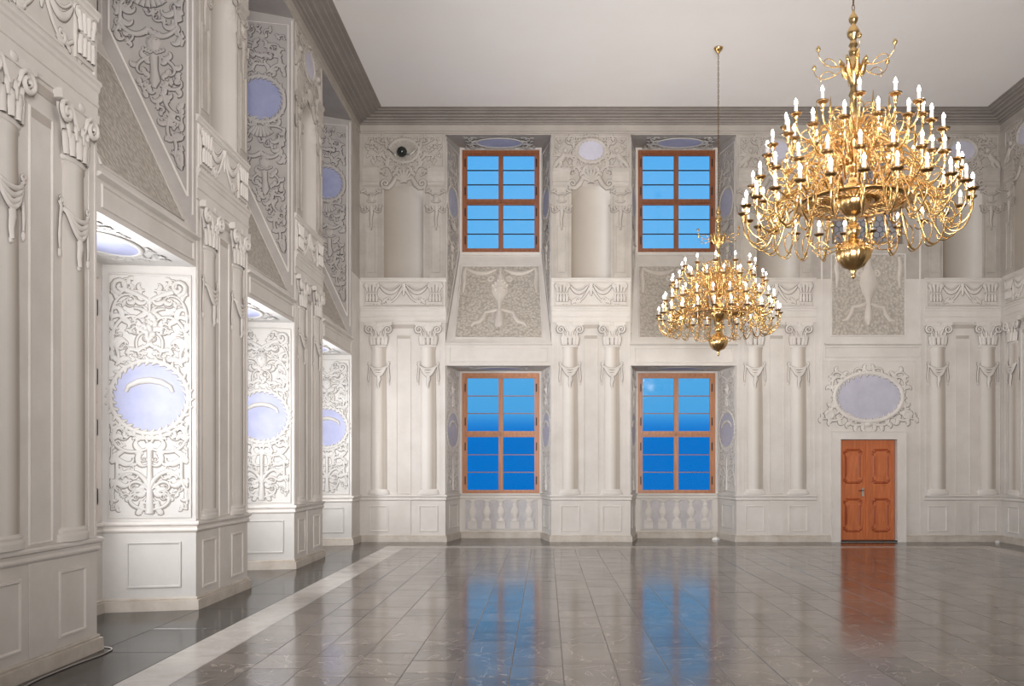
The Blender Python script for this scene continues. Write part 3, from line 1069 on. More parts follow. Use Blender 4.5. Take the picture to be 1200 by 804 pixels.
def pier_kit(w, off, style):
    kit = []
    hw = w / 2
    for sx in (-1, 1):
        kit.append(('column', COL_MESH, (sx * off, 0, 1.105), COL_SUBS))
    dp = MB(); dp.frame(-.225, .225, .24, .85, .035, .016)
    dpm = dp.mesh('dado_panel', M['relief'])
    for sx in (-1, 1):
        kit.append(('dado_panel', dpm, (sx * (off + .0), 0, 0), []))
    st = MB(); st.box(-.17, .17, -.018, 0, .16, .965)
    kit.append(('dado_strip', st.mesh('dado_strip', M['wall']), (0, 0, 0), []))
    cp = MB(); cp.frame(-.175, .175, 1.12, 4.85, .022, .016)
    cp.box(-.15, .15, -.004, 0, 4.76, 4.83, 1)
    kit.append(('centre_panel', cp.mesh('centre_panel', [M['relief'], M['tone']]), (0, 0, 0), []))
    ed = MB()
    for sx in (-1, 1):
        a, b = sorted((sx * (hw - .055), sx * (hw - .025)))
        ed.box(a, b, -.012, 0, 1.12, 5.12)
        a, b = sorted((sx * (hw - .16), sx * (hw - .145)))
        ed.box(a, b, -.008, 0, 1.12, 5.05)
    kit.append(('edge_moulding', ed.mesh('edge_moulding', M['relief']), (0, 0, 0), []))
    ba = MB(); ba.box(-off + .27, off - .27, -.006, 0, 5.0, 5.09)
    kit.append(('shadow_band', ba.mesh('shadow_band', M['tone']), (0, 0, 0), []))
    en = MB()
    sweep(en, [(-hw + .01, 0), (hw - .01, 0)], [(0, 5.52), (.015, 5.52), (.055, 5.505), (.058, 5.475), (.04, 5.455), (.036, 5.42), (.022, 5.405), (.02, 5.30), (.03, 5.29), (.028, 5.265), (.016, 5.26), (.014, 5.17), (.022, 5.16), (0.018, 5.13), (0, 5.13)])
    kit.append(('entablature', en.mesh('entablature', M['relief']), (0, 0, 0), []))
    bm, bk = balustrade_kit(w)
    kit.append(('balustrade_panel', bm, (0, 0, 0), bk))
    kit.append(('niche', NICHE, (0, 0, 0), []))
    # upper pilasters with hanging console ornament
    up = MB()
    up.box(-.14, .14, -.02, 0, 6.19, 8.30)
    up.frame(-.11, .11, 6.3, 7.4, .02, .012, y=-.02)
    drp = MB()
    mask(drp, 0, 8.05, .085)
    both(drp, lambda: (acanthus(drp, .02, 7.86, radians(-60), .36, 0, 12, .026, leaves=2), acanthus(drp, .07, 8.16, radians(0), .25, 4, 16, .022, leaves=1)))
    drp.rope([(0, 7.86), (.01, 7.7), (-.01, 7.55), (0, 7.42), (0, 7.3)], [.045, .04, .03, .022, .006])
    upm, drm = up.mesh('upper_pilaster', M['relief_upper']), drp.mesh('drop_ornament', RMU)
    eb = MB()
    sweep(eb, [(-.20, 0), (.20, 0)], [(0, 8.76), (.055, 8.75), (.058, 8.70), (.036, 8.67), (.034, 8.58), (.03, 8.57), (.028, 8.44), (.045, 8.42), (.04, 8.36), (.02, 8.34), (0, 8.32)])
    ebm = eb.mesh('entablature_block', M['relief_upper'])
    for sx in (-1, 1):
        kit.append(('upper_pilaster', upm, (sx * (hw - .24), 0, 0), [('drop_ornament', drm, (0, -.02, 0), [])]))
        kit.append(('entablature_block', ebm, (sx * (hw - .24), 0, 0), []))
    jamb = MB()
    for sx in (-1, 1):
        a, b = sorted((sx * (NW + .005), sx * (NW + .04)))
        jamb.box(a, b, -.014, 0, 6.19, 8.28)
    kit.append(('niche_jamb', jamb.mesh('niche_jamb', M['relief_upper']), (0, 0, 0), []))
    cm, ck, fm = cartouche_kit(w, style)
    kit.append(('cartouche', cm, (0, 0, 0), ck))
    kit.append(('cartouche_frame', fm, (0, 0, 0), []))
    return kit

KITS = {}
def get_kit(w, off, style):
    k = (w, off, style)
    if k not in KITS:
        KITS[k] = pier_kit(w, off, style)
    return KITS[k]
for c, w, o in FAR_PIERS:
    place(get_kit(w, o, c > 0), wall_far, (c, YF, 0), 0)
for c, w, o in LEFT_PIERS:
    place(get_kit(1.85, 0.5, True), wall_left, (XL, c, 0), pi / 2)
for c, w, o in RIGHT_PIERS:
    place(get_kit(1.80, 0.5, True), wall_right, (XR, c, 0), -pi / 2)

# ================================================================== RECESS ORNAMENT
JH = sqrt(DEP ** 2 + SPL ** 2) / 2      # half width of a jamb
JM = [M['jamb_relief'], M['soft_outline']]
UM = [M['upper_relief'], M['dark_outline']]

def lower_jamb_kit(seed, variant, JM=None, md='lilac'):
    JM = JM or [M['jamb_relief'], M['soft_outline']]
    fr = MB()
    hw = JH - .05
    fr.frame(-hw, hw, 1.14, 4.16, .03, .016)
    o = MB()
    o.thin = .58
    zc, r = 2.64, .415
    lim = hw - .055
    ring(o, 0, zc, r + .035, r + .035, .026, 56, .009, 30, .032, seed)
    def clip(x, z):
        d = sqrt(x * x + (z - zc) ** 2)
        if d < r + .085:
            k = (r + .085) / max(d, 1e-4)
            x, z = x * k, zc + (z - zc) * k
        return (max(-lim, min(lim, x)), max(1.2, min(4.10, z)))
    o.clip = clip
    def half():
        # below the medallion
        acanthus(o, .02, 2.08, radians(60), .62, 2, -13, .042, leaves=3)
        acanthus(o, .03, 2.0, radians(-25), .75, 2.0, 9, .040, leaves=4)
        acanthus(o, .36, 1.95, radians(-80), .72, -1.5, 9, .042, leaves=5)
        acanthus(o, .04, 1.25, radians(10), .42, 1, 12, .042, leaves=2)
        acanthus(o, .03, 1.50, radians(60), .40, -3, -14, .036, leaves=2)
        acanthus(o, .41, 2.12, radians(100), .34, 0, 14, .028, leaves=2)
        # above the medallion
        acanthus(o, .38, 3.02, radians(115), .62, -3, -9, .040, leaves=4)
        acanthus(o, .12, 3.16, radians(70), .50, 1, 13, .030, leaves=2)
        acanthus(o, .42, 3.22, radians(80), .85, 1.5, 9, .042, leaves=5)
        acanthus(o, .05, 3.96, radians(-10), .46, 0, 13, .032, leaves=3)
        acanthus(o, .44, 3.55, radians(95), .62, 0, 10, .034, leaves=3)
        o.rope(spiral(.33, 4.0, .10, radians(-90), 1.5, 1, 16, .15), taper(17, .03, .016))
        o.rope(vine(.27, 3.95, radians(200), .34, 0, 5), taper(27, .03, .02), line=.01)
    both(o, half)
    av = lambda x, z: (x * x + (z - zc) ** 2 < (r + .13) ** 2) or abs(x) < .06 or (abs(x) < .2 and 3.25 < z < 3.95)
    both(o, lambda: fill(o, (.05, lim - .04, 1.28, 4.05), 26, seed + 40, w=.022, size=.20, line=.008, avoid=av))
    if variant == 0:
        # hanging bunch of fruit below the crown
        rnd = random.Random(seed)
        o.rope([(0, 3.86), (0, 3.68)], [.02, .012])
        for k in range(26):
            t = k / 25
            rr = .085 * sin(pi * (t * .85 + .12))
            o.blob(rnd.uniform(-rr, rr), 3.66 - .32 * t, .032, .034, .03, y=-.004)
        both(o, lambda: o.rope(vine(0, 3.66, radians(40), .2, 0, -8, 1, 8), taper(9, .03, .008)))
    else:
        mask(o, 0, 3.62, .12)
        for k in range(20):
            rnd = random.Random(seed + k)
            o.blob(rnd.uniform(-.07, .07), 3.42 - .011 * k, .03, .032, .028, y=-.004)
    o.rope([(0, 1.98), (0, 1.75), (0, 1.5), (0, 1.2)], [.03, .026, .034, .05])
    both(o, lambda: o.rope(vine(0.0, 1.5, radians(75), .5, -2, -9, 1.4), taper(27, .03, .014)))
    med = MB()
    disc(med, 0, zc, r, r, .006)
    bow = MB()
    bow.rope([(-.27, zc + .06), (-.24, zc + .13), (-.13, zc + .19), (0, zc + .21), (.13, zc + .19), (.24, zc + .13), (.27, zc + .06)], [.018, .026, .034, .036, .034, .026, .018], y=-.006, line=.006)
    dado = MB()
    dado.frame(-hw + .22, hw - .12, .28, .85, .03, .016)
    return [('jamb_panel', fr.mesh('jamb_panel', M['jamb_relief']), (0, 0, 0),
             [('scrollwork', o.mesh('scrollwork', JM), (0, 0, 0)), ('medallion', med.mesh('medallion', M[md]), (0, 0, 0)),
              ('painted_garland', bow.mesh('painted_garland', JM), (0, 0, 0))]),
            ('dado_panel', dado.mesh('dado_panel', M['jamb_relief']), (0, 0, 0), [])]

def upper_jamb_kit(flip, UM=None, md='blue_lilac'):
    UM = UM or [M['upper_relief'], M['dark_outline']]
    # front edge of the reveal at +JH
    """x = +JH is the front edge of the jamb, -JH its back edge"""
    sx = -1 if flip else 1
    fr = MB(); fr.sx = sx
    hw = JH
    zs = lambda x: UP0 + (UPB - UP0) * (hw - x) / (2 * hw)        # line of the sloping sill
    pts = [(hw - .10, zs(hw - .10) + .30), (hw - .10, 9.42), (-hw + .07, 9.42), (-hw + .07, zs(-hw + .07) + .34), (hw - .10, zs(hw - .10) + .30)]
    fr.rope(pts, .014, t=.012, line=0)
    pts = [(hw - .04, zs(hw - .04) + .20), (hw - .04, 9.5)]
    fr.rope(pts, .012, t=.010, line=0)
    o = MB(); o.sx = sx
    zc, r = 8.10, .36
    def clip(x, z):
        xl = max(-hw + .14, hw - (z - UP0 - .42) / (UPB - UP0) * 2 * hw + .03)
        return (max(min(x, hw - .17), min(xl, hw - .17)), min(z, 9.36))
    o.clip = clip
    o.thin = .72
    rr_ = r + .13
    fill(o, (-hw + .2, hw - .2, 6.0, 9.3), 26, 77, w=.026, size=.22, line=.012,
         avoid=lambda x, z: (x + .02) ** 2 + (z - zc) ** 2 < rr_ ** 2 or (abs(x - .04) < .2 and 6.4 < z < 7.3) or clip(x, z) != (x, z))
    cx = -.02
    ring(o, cx, zc, r + .035, r + .035, .032, 48, .012, 26, .034, 3)
    for sg in (-1, 1):
        acanthus(o, cx + sg * .03, 7.62, radians(90 - sg * 70), .62, -sg * 1, -sg * 9, .036, leaves=4)
        acanthus(o, cx + sg * .30, 7.50, radians(-90 + sg * 15), .62, -sg * 2, sg * 10, .038, leaves=4)
        acanthus(o, cx + sg * .1, 8.56, radians(90 - sg * 40), .55, 0, -sg * 11, .034, leaves=3)
        acanthus(o, cx + sg * .34, 8.62, radians(90 - sg * 5), .6, sg * 1, sg * 9, .034, leaves=3)
        acanthus(o, cx + sg * .05, 9.0, radians(90 - sg * 60), .42, 0, -sg * 12, .030, leaves=2)
        o.rope(festoon(cx, 7.18, cx + sg * .34, 7.24, .10, 8), taper(9, .035, .02), line=.012)
    for k in range(-3, 4):
        a = -pi / 2 + k * .33
        o.rope([(cx + .03 * k, 7.62), (cx + .16 * cos(a) + .02 * k, 7.60 + .16 * sin(a))], [.02, .032], y=-.01, line=.009)
    mask(o, cx + .06, 7.02, .105)
    # the tail that follows the narrowing field
    o.rope([(cx + .06, 6.86), (cx + .07, 6.7), (cx + .08, 6.55), (cx + .07, 6.46)], [.05, .04, .06, .02])
    for k, (zx, zz, a, L, s_) in enumerate(((.0, 6.85, -150, .38, 1), (.14, 6.85, -30, .38, -1), (.02, 6.50, -140, .36, -1), (.12, 6.5, -20, .40, 1), (.14, 6.42, -75, .55, 1),
                                            (.20, 6.15, -40, .42, 1), (.22, 6.10, -100, .45, 1), (.26, 5.92, -70, .48, -1), (.34, 5.75, -60, .42, -1))):
        acanthus(o, zx, zz, radians(a), L, 0, s_ * 11, .034, leaves=3)
    o.rope(spiral(.33, 5.58, .09, radians(90), 1.5, -1, 16, .2), taper(17, .03, .016))
    med = MB(); med.sx = sx
    disc(med, cx, zc, r, r, .006)
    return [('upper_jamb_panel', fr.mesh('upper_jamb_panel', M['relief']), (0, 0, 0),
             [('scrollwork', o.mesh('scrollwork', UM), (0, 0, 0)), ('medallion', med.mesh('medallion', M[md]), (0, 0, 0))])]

def sill_kit(w0, ornate):
    """sloping pebbled apron below an upper window; local z runs up the slope"""
    L = sqrt(DEP ** 2 + (UPB - UP0) ** 2)
    a, b = w0 / 2 - .23, w0 / 2 - .30
    fld = MB()
    z0, z1 = .20, L - .32
    fld.prism([(-a, z0), (a, z0), (b, z1), (-b, z1)], -.012, .0)
    bd = MB()
    bd.rope([(-a - .02, z0 - .02), (a + .02, z0 - .02), (b + .02, z1 + .02), (-b - .02, z1 + .02), (-a - .02, z0 - .02)], .016, t=.02, line=0)
    sub = [('border_moulding', bd.mesh('border_moulding', M['relief']), (0, 0, 0))]
    if ornate:
        o = MB()
        c = z1
        y = -.012
        # urn with festoons and legs
        for k, (r, z) in enumerate(((.06, -.16), (.15, -.38), (.21, -.60), (.19, -.78), (.10, -.92))):
            pass
        o.rope([(0, c - .10), (0, c - .20), (0, c - .34), (0, c - .55), (0, c - .75), (0, c - .92), (0, c - 1.02), (0, c - 1.2), (0, c - 1.36), (0, c - 1.5), (0, c - 1.72), (0, c - 1.8)],
               [.05, .03, .10, .19, .20, .12, .06, .045, .07, .085, .10, .03], t=.07, y=y, line=.016)
        def half():
            o.rope(festoon(.10, c - .08, b - .10, c - .05, .14, 12), [.02, .03, .04, .05, .055, .06, .06, .06, .055, .05, .04, .03, .02], y=y, line=.014)
            o.rope([(b - .08, c - .06), (b - .05, c - .25), (b - .07, c - .5), (b - .05, c - .78)], [.03, .05, .045, .02], y=y, line=.014)
            o.rope(spiral(.22, c - .38, .09, radians(180), 1.2, -1, 14, .3), taper(15, .03, .018), y=y, line=.012)
            o.rope([(.05, c - 1.26), (.18, c - 1.30), (.34, c - 1.34), (.38, c - 1.48), (.46, c - 1.6), (.60, c - 1.64), (.66, c - 1.74)], [.04, .045, .04, .05, .05, .045, .02], y=y, line=.014)
            for k in range(5):
                o.blob(.05 + .06 * (k % 3), c - .45 - .07 * k, .045, .045, .06, y=y - .03)
        both(o, half)
        sub.append(('urn_relief', o.mesh('urn_relief', [M['urn'], M['tone']]), (0, 0, 0)))
    return [('stucco_apron', fld.mesh('stucco_apron', M['stipple']), (0, 0, 0), sub)]

LOW_KITS = [lower_jamb_kit(5, 0), lower_jamb_kit(9, 1)]
UP_KIT = upper_jamb_kit(False)
FAR_UM, FAR_JM = [M['relief_upper'], M['outline']], [M['relief'], M['pale_outline']]
UP_FAR, UP_FAR_FLIP = upper_jamb_kit(False, FAR_UM, 'far_lilac'), upper_jamb_kit(True, FAR_UM, 'far_lilac')
LOW_FAR = lower_jamb_kit(9, 1, FAR_JM, 'pale_lilac')
PH = atan2(SPL, DEP)
def soffit_part(parent, P, u0, u1, hs, rz):
    """painted oval with scrolls on the recess soffit (flat, facing down)"""
    c = (u0 + u1) / 2
    m = MB()
    m.clip = lambda x, z: (max(-.84, min(.84, x)), max(-.36, min(.36, z)))
    m.rope([(1.0 * cos(t * pi / 20) * .55, .30 * sin(t * pi / 20)) for t in range(41)], .03, t=.015, line=.01)
    def half():
        acanthus(m, .56, .05, radians(30), .40, 0, 9, .03, leaves=2)
        acanthus(m, .56, -.05, radians(-30), .40, 0, -9, .03, leaves=2)
    both(m, half)
    m.thin = .6
    both(m, lambda: fill(m, (.06, .82, -.36, .36), 22, 5, w=.022, size=.17, line=.007, avoid=lambda x, z: (x / .60) ** 2 + (z / .36) ** 2 < 1))
    d = MB()
    disc(d, 0, 0, .52, .27, .006)
    p = P(c, DEP / 2)
    o = link('soffit_scrollwork', m.mesh('soffit_scrollwork', JM), parent, (p[0], p[1], hs - .012), (pi / 2, 0, rz))
    link('soffit_medallion', d.mesh('soffit_medallion', M['lilac']), o)
sill_l = {}
for i, (a, b) in enumerate(LEFT_OPEN):
    if i == 0:
        continue
    place(LOW_KITS[0 if i == 1 else 1], wall_left, (XL - DEP / 2, b - SPL / 2, 0), PH)
    place(UP_KIT, wall_left, (XL - DEP / 2, b - SPL / 2, 0), PH)
    soffit_part(wall_left, Pleft, a, b, HS_L, pi / 2)
    k = sill_kit(b - a, False)
    o = link(k[0][0], k[0][1], wall_left, (XL, (a + b) / 2, UP0), (-atan2(DEP, UPB - UP0), 0, pi / 2))
    for n2, m2, o2, *_r in k[0][3]:
        link(n2, m2, o, o2)
sill_f = sill_kit(2.48, True)
for i, (a, b) in enumerate(FAR_OPEN):
    pl = (a + SPL / 2, YF + DEP / 2, 0)
    pr = (b - SPL / 2, YF + DEP / 2, 0)
    place(LOW_FAR, wall_far, pl, pi / 2 - PH)
    place(LOW_FAR, wall_far, pr, -(pi / 2 - PH))
    place(UP_FAR_FLIP, wall_far, pl, pi / 2 - PH)
    place(UP_FAR, wall_far, pr, -(pi / 2 - PH))
    soffit_part(wall_far, Pfar, a, b, HS_F, 0)
    soffit_part(wall_far, Pfar, a, b, UP1 + .02, 0)
    k = sill_f
    o = link(k[0][0], k[0][1], wall_far, ((a + b) / 2, YF, UP0), (-atan2(DEP, UPB - UP0), 0, 0))
    for n2, m2, o2, *_r in k[0][3]:
        link(n2, m2, o, o2)
    # painted balusters under the lower window
    c = (a + b) / 2
    pn = MB(); pn.box(-.86, .86, -.006, 0, .22, .955)
    pf = MB(); pf.frame(-.89, .89, .19, .965, .03, .02)
    p = pn.build('baluster_panel', M['grey_lilac'], wall_far, (c, YF + DEP, 0))
    pf.build('panel_frame', M['relief'], p)
    bl = MB()
    bl.lathe([(.10, .41), (.10, .45), (.075, .46), (.05, .50), (.085, .56), (.105, .62), (.10, .68), (.06, .76), (.045, .81), (.065, .83), (.045, .85), (.06, .88), (.11, .93), (.11, .95)], 14, 0, pi, .5, cy=-.004)
    bl.box(-.11, .11, -.03, -.006, .23, .41)
    bm = bl.mesh('baluster', [M['relief']])
    for k_ in range(5):
        link('baluster', bm, p, (-.70 + .35 * k_, 0, 0))
    # ledge and fascia between the storeys
    lg = MB()
    sweep(lg, [(a - .02, YF), (b + .02, YF)], [(0, 4.66), (.05, 4.655), (.055, 4.63), (.02, 4.61), (0, 4.60)])
    lg.build('ledge', M['relief'], wall_far)
    fs = MB(); fs.frame(-1.16, 1.16, 4.20, 4.56, .03, .016)
    fs.build('fascia_panel', M['relief'], wall_far, (c, YF, 0))
    # window board under the upper window
    wb = MB(); wb.box(-.98, .98, -.05, 0, 6.97, 7.04)
    wb.build('window_board', M['relief'], wall_far, (c, YF + DEP, 0))
for a, b in LEFT_OPEN[1:]:
    lg = MB()
    sweep(lg, [(0, a - .02), (0, b + .02)], [(0, 4.66), (.05, 4.655), (.055, 4.63), (.02, 4.61), (0, 4.60)])
    lg.build('ledge', M['relief'], wall_left, (XL, 0, 0))
    fs = MB(); hw = (b - a) / 2 - .08; fs.frame(-hw, hw, 4.33, 4.57, .03, .016)
    fs.build('fascia_panel', M['relief'], wall_left, (XL, (a + b) / 2, 0), (0, 0, pi / 2))

# ================================================================== DOOR BAY
ca = (DOOR_BAY[0] + DOOR_BAY[1]) / 2
dc = (DOOR[0] + DOOR[1]) / 2
ap = MB(); ap.box(-.84, .84, -.008, 0, 4.85, 6.72)
o = ap.build('stucco_panel', M['stipple'], wall_far, (dc, YF, 0))
pf = MB(); pf.frame(-.88, .88, 4.81, 6.76, .035, .022)
pf.build('panel_frame', M['relief'], o)
ur = MB()
c0 = 6.70
ur.rope([(0, c0 - .05), (0, c0 - .25), (0, c0 - .45), (0, c0 - .65), (0, c0 - .85), (0, c0 - 1.0), (0, c0 - 1.12), (0, c0 - 1.3), (0, c0 - 1.5), (0, c0 - 1.62)], [.05, .08, .18, .21, .15, .07, .05, .08, .09, .03], t=.06, y=-.01, line=.016)
def half():
    ur.rope([(.05, c0 - 1.12), (.2, c0 - 1.18), (.36, c0 - 1.2), (.4, c0 - 1.36), (.5, c0 - 1.5), (.62, c0 - 1.52)], [.04, .045, .04, .05, .045, .02], y=-.01, line=.014)
    ur.rope([(.72, c0 - .02), (.75, c0 - .25), (.72, c0 - .5), (.74, c0 - .75)], [.03, .05, .045, .02], y=-.01, line=.014)
    ur.rope(spiral(.2, c0 - .42, .09, radians(180), 1.2, -1, 14, .3), taper(15, .03, .018), y=-.01, line=.012)
both(ur, half)
ur.build('urn_relief', [M['urn'], M['tone']], o)
lg = MB()
sweep(lg, [(DOOR_BAY[0] + .18, YF), (DOOR_BAY[1] - .08, YF)], [(0, 4.66), (.05, 4.655), (.055, 4.63), (.02, 4.61), (0, 4.60)])
lg.build('ledge', M['relief'], wall_far)
fs = MB(); fs.frame(DOOR_BAY[0] + .18, DOOR_BAY[1] - .08, 4.32, 4.58, .03, .016)
fs.build('fascia_panel', M['relief'], wall_far, (0, YF, 0))
bf = MB()
bf.box(DOOR_BAY[0] + .10, DOOR_BAY[0] + .14, -.014, 0, .16, 9.5)
bf.box(DOOR_BAY[1] - .12, DOOR_BAY[1] - .08, -.014, 0, .16, 9.5)
bf.box(DOOR_BAY[0] + .30, DOOR_BAY[0] + .325, -.010, 0, 2.6, 4.24)
bf.box(DOOR_BAY[1] - .25, DOOR_BAY[1] - .225, -.010, 0, 2.6, 4.24)
bf.box(DOOR_BAY[0] + .16, DOOR_BAY[1] - .14, -.016, 0, 4.24, 4.28)
bf.build('bay_moulding', M['relief'], wall_far, (0, YF, 0))
ov = MB()
mx, mz = 7.56, 3.39
ring(ov, 0, 0, .80, .57, .05, 56, .014, 30, .045, 4)
def half():
    acanthus(ov, .55, .45, radians(60), .5, -2, -9, .04, leaves=3)
    acanthus(ov, .84, .15, radians(80), .55, 1, 9, .042, leaves=3)
    acanthus(ov, .84, -.10, radians(-80), .6, -1, 8, .045, leaves=4)
    acanthus(ov, .62, -.48, radians(-30), .55, 1, 10, .045, leaves=3)
    acanthus(ov, .05, -.62, radians(-10), .62, -.5, 9, .045, leaves=4)
    ov.rope(spiral(.90, -.42, .11, 0, 1.4, 1, 14, .2), taper(15, .04, .02))
    acanthus(ov, .05, .64, radians(20), .42, 0, -10, .035, leaves=2)
both(ov, half)
ov.blob(0, -.63, .10, .07, .05)
oo = ov.build('oval_cartouche', [M['relief'], M['soft_outline']], wall_far, (mx, YF, mz))
dd = MB(); disc(dd, 0, 0, .755, .525, .006)
dd.build('medallion', M['pale_lilac'], oo)
# lattice window above the door
def lattice_window():
    w = empty('window_5', (dc, YF + .12, LATT[2]))
    tag(w, 'small dull leaded window with hexagonal lattice above the door bay', 'window', None, 'structure')
    hw, H = (LATT[1] - LATT[0]) / 2, LATT[3] - LATT[2]
    f = MB()
    for (a, b, c, d) in ((-hw, hw, 0, .08), (-hw, hw, H - .08, H), (-hw, -hw + .08, .08, H - .08), (hw - .08, hw, .08, H - .08), (-.035, .035, .08, H - .08), (-hw + .08, hw - .08, H / 2 - .04, H / 2 + .04)):
        f.box(a, b, -.05, .03, c, d)
    f.build('frame', M['lattice_frame'], w)
    g = MB(); g.box(-hw + .02, hw - .02, .0, .01, .02, H - .02)
    g.build('leaded_pane', M['dull_glass'], w)
    lt = MB()
    r = .085
    dx, dz = r * sqrt(3), r * 1.5
    j = 0
    z = .12
    while z < H - .1:
        x = -hw + .12 + (dx / 2 if j % 2 else 0)
        while x < hw - .1:
            for k in range(3):
                a0, a1 = radians(60 * k + 30), radians(60 * k + 90)
                p, q = (x + r * cos(a0), z + r * sin(a0)), (x + r * cos(a1), z + r * sin(a1))
                lt.tube([(p[0], -.004, p[1]), (q[0], -.004, q[1])], .006, 4, caps=False)
            x += dx
        z += dz
        j += 1
    tag(lt.build('lead_lattice', M['iron'], w), None, None, None, 'stuff')
lattice_window()

# door
door = empty('door_1', (dc, YF, 0))
tag(door, 'orange brown double door with carved panels in a pale surround', 'door', None, 'structure')
ds = MB()
ow0, ow1, ot = -.86, .86, 2.57
iw, it = .66, 2.40
for (a, b, c, d) in ((ow0, -iw, 0, it), (iw, ow1, 0, it), (ow0, ow1, it, ot)):
    ds.box(a, b, -.05, 0, c, d)
ds.frame(ow0 - .02, ow1 + .02, -.02, ot + .02, .035, .065)
ds.build('door_surround', M['relief'], door)
th = MB(); th.box(-.66, .66, -.06, .28, 0.001, .035)
th.build('threshold', M['border'], door)
def leaf(sx):
    m = MB()
    x0, x1 = (-.655, -.004) if sx < 0 else (.004, .655)
    m.box(x0, x1, .10, .15, .04, 2.385)
    lf = m.build('door_leaf', M['door_wood'], door)
    c = (x0 + x1) / 2
    for (za, zb) in ((.22, 1.02), (1.36, 2.18)):
        p = MB()
        hw, e, hz = .225, .05, (zb - za) / 2
        zc = (za + zb) / 2
        def outline(g):
            a, b = hw - g, hz - g
            k = e
            return [(-a + k, -b), (-a + k, -b), (a - k, -b), (a - k, -b + k * .6), (a, -b + k), (a, -b + 2.2 * k), (a - k * .8, -b + 3 * k), (a - k * .8, b - 3 * k), (a, b - 2.2 * k), (a, b - k), (a - k, b - k * .6), (a - k, b),
                    (-a + k, b), (-a + k, b - k * .6), (-a, b - k), (-a, b - 2.2 * k), (-a + k * .8, b - 3 * k), (-a + k * .8, -b + 3 * k), (-a, -b + 2.2 * k), (-a, -b + k), (-a + k, -b + k * .6)]
        P0, P1, P2 = outline(0)[1:], outline(.025)[1:], outline(.055)[1:]
        n = len(P0)
        v = [(c + x, .10, zc + z) for x, z in P0] + [(c + x, .075, zc + z) for x, z in P1] + [(c + x, .092, zc + z) for x, z in P2]
        f = []
        for k in range(2):
            for i in range(n):
                j = (i + 1) % n
                f.append((k * n + i, k * n + j, (k + 1) * n + j, (k + 1) * n + i))
        p.add(v, f, 1)
        p.add([(c + x, .092, zc + z) for x, z in P2], [tuple(range(n))], 0)
        p.box(c - hw + .13, c + hw - .13, .080, .092, zc - hz + .16, zc + hz - .16, 0)
        p.build('carved_panel', [M['door_wood'], M['door_dark']], lf)
    return lf
L1 = leaf(-1)
L2 = leaf(1)
ag = MB(); ag.box(-.022, .022, .07, .10, .04, 2.385)
ag.build('astragal', M['door_wood'], door)
lk = MB(); lk.box(-.115, -.065, .088, .10, 1.06, 1.26)
lk.blob(-.09, 1.09, .022, .03, .012, y=.088)
lko = lk.build('lock_plate', M['steel'], L1)
hd = MB(); hd.tube([(-.09, .09, 1.20), (-.09, .04, 1.20), (-.12, .03, 1.20), (-.21, .03, 1.198)], [.012, .011, .012, .010], 6)
tag(hd.build('door_handle', M['iron'], L1), 'dark lever handle')

# ================================================================== WINDOWS
def window_meshes(H, wood_m):
    hw = WIN_HW
    D = {}
    f = MB()
    t = .08
    for (a, b, c, d) in ((-hw, hw, 0, t), (-hw, hw, H - t, H), (-hw, -hw + t, t, H - t), (hw - t, hw, t, H - t)):
        f.box(a, b, -.05, .05, c, d)
    D['frame'] = f.mesh('frame', wood_m)
    m = MB(); m.box(-.014, .014, -.045, .04, t, H - t)
    m.box(-.03, .03, -.06, -.045, t, H - t); D['mullion'] = m.mesh('mullion', wood_m)
    m = MB(); m.box(-hw + t, hw - t, -.06, .04, H / 2 - .03, H / 2 + .03)
    m.box(-hw + t, hw - t, -.075, -.055, H / 2 - .012, H / 2 + .012)
    D['transom'] = m.mesh('transom', wood_m)
    sw_, sh = hw - t - .014, (H - 2 * t - .06) / 2
    s_ = MB()
    q = .046
    for (a, b, c, d) in ((0, sw_, 0, q), (0, sw_, sh - q, sh), (0, q, q, sh - q), (sw_ - q, sw_, q, sh - q)):
        s_.box(a + .002, b - .002, -.03, .02, c + .002, d - .002)
    D['sash'] = s_.mesh('sash', wood_m)
    g = MB(); ph = (sh - 2 * q) / 3
    g.box(q - .005, sw_ - q + .005, -.004, .0, .008, ph - .008)
    D['pane'] = g.mesh('pane', M['glass'])
    b = MB(); b.box(q, sw_ - q, -.02, .012, -.011, .011)
    D['glazing_bar'] = b.mesh('glazing_bar', M['iron'] if wood_m is M['window_wood'] else M['window_wood'])
    h = MB(); h.box(-.012, .012, -.075, -.05, -.09, .09)
    h.tube([(0, -.065, -.10), (0, -.065, .10)], .012, 6)
    D['hinge'] = h.mesh('hinge', M['iron'])
    D['dim'] = (t, sw_, sh, q, ph, H)
    return D
def make_window(name, label, D, loc, rz):
    w = empty(name, loc, (0, 0, rz))
    tag(w, label, 'window', None, 'structure')
    t, sw_, sh, q, ph, H = D['dim']
    for n in ('frame', 'mullion', 'transom'):
        link(n, D[n], w)
    for ix in (0, 1):
        for iz in (0, 1):
            x = -WIN_HW + t if ix == 0 else .014
            z = t if iz == 0 else H / 2 + .03
            s_ = link('sash', D['sash'], w, (x, 0, z))
            for k in range(3):
                link('pane', D['pane'], s_, (0, 0, q + k * ph))
            for k in (1, 2):
                link('glazing_bar', D['glazing_bar'], s_, (0, 0, q + k * ph))
            for k in (.2, .8):
                link('hinge', D['hinge'], w, ((-1 if ix == 0 else 1) * (WIN_HW - .075), -.0, z + sh * k))
    return w
WU = window_meshes(UP_Z[1] - UP_Z[0], M['window_wood'])
WL = window_meshes(LOW_Z[1] - LOW_Z[0], M['window_wood_lit'])
wc = [(a + b) / 2 for a, b in FAR_OPEN]
yw = YF + DEP + .10
make_window('window_1', 'orange brown lower far window, the one nearer the left corner', WL, (wc[0], yw, LOW_Z[0]), 0)
make_window('window_2', 'orange brown lower far window below the farther chandelier', WL, (wc[1], yw, LOW_Z[0]), 0)
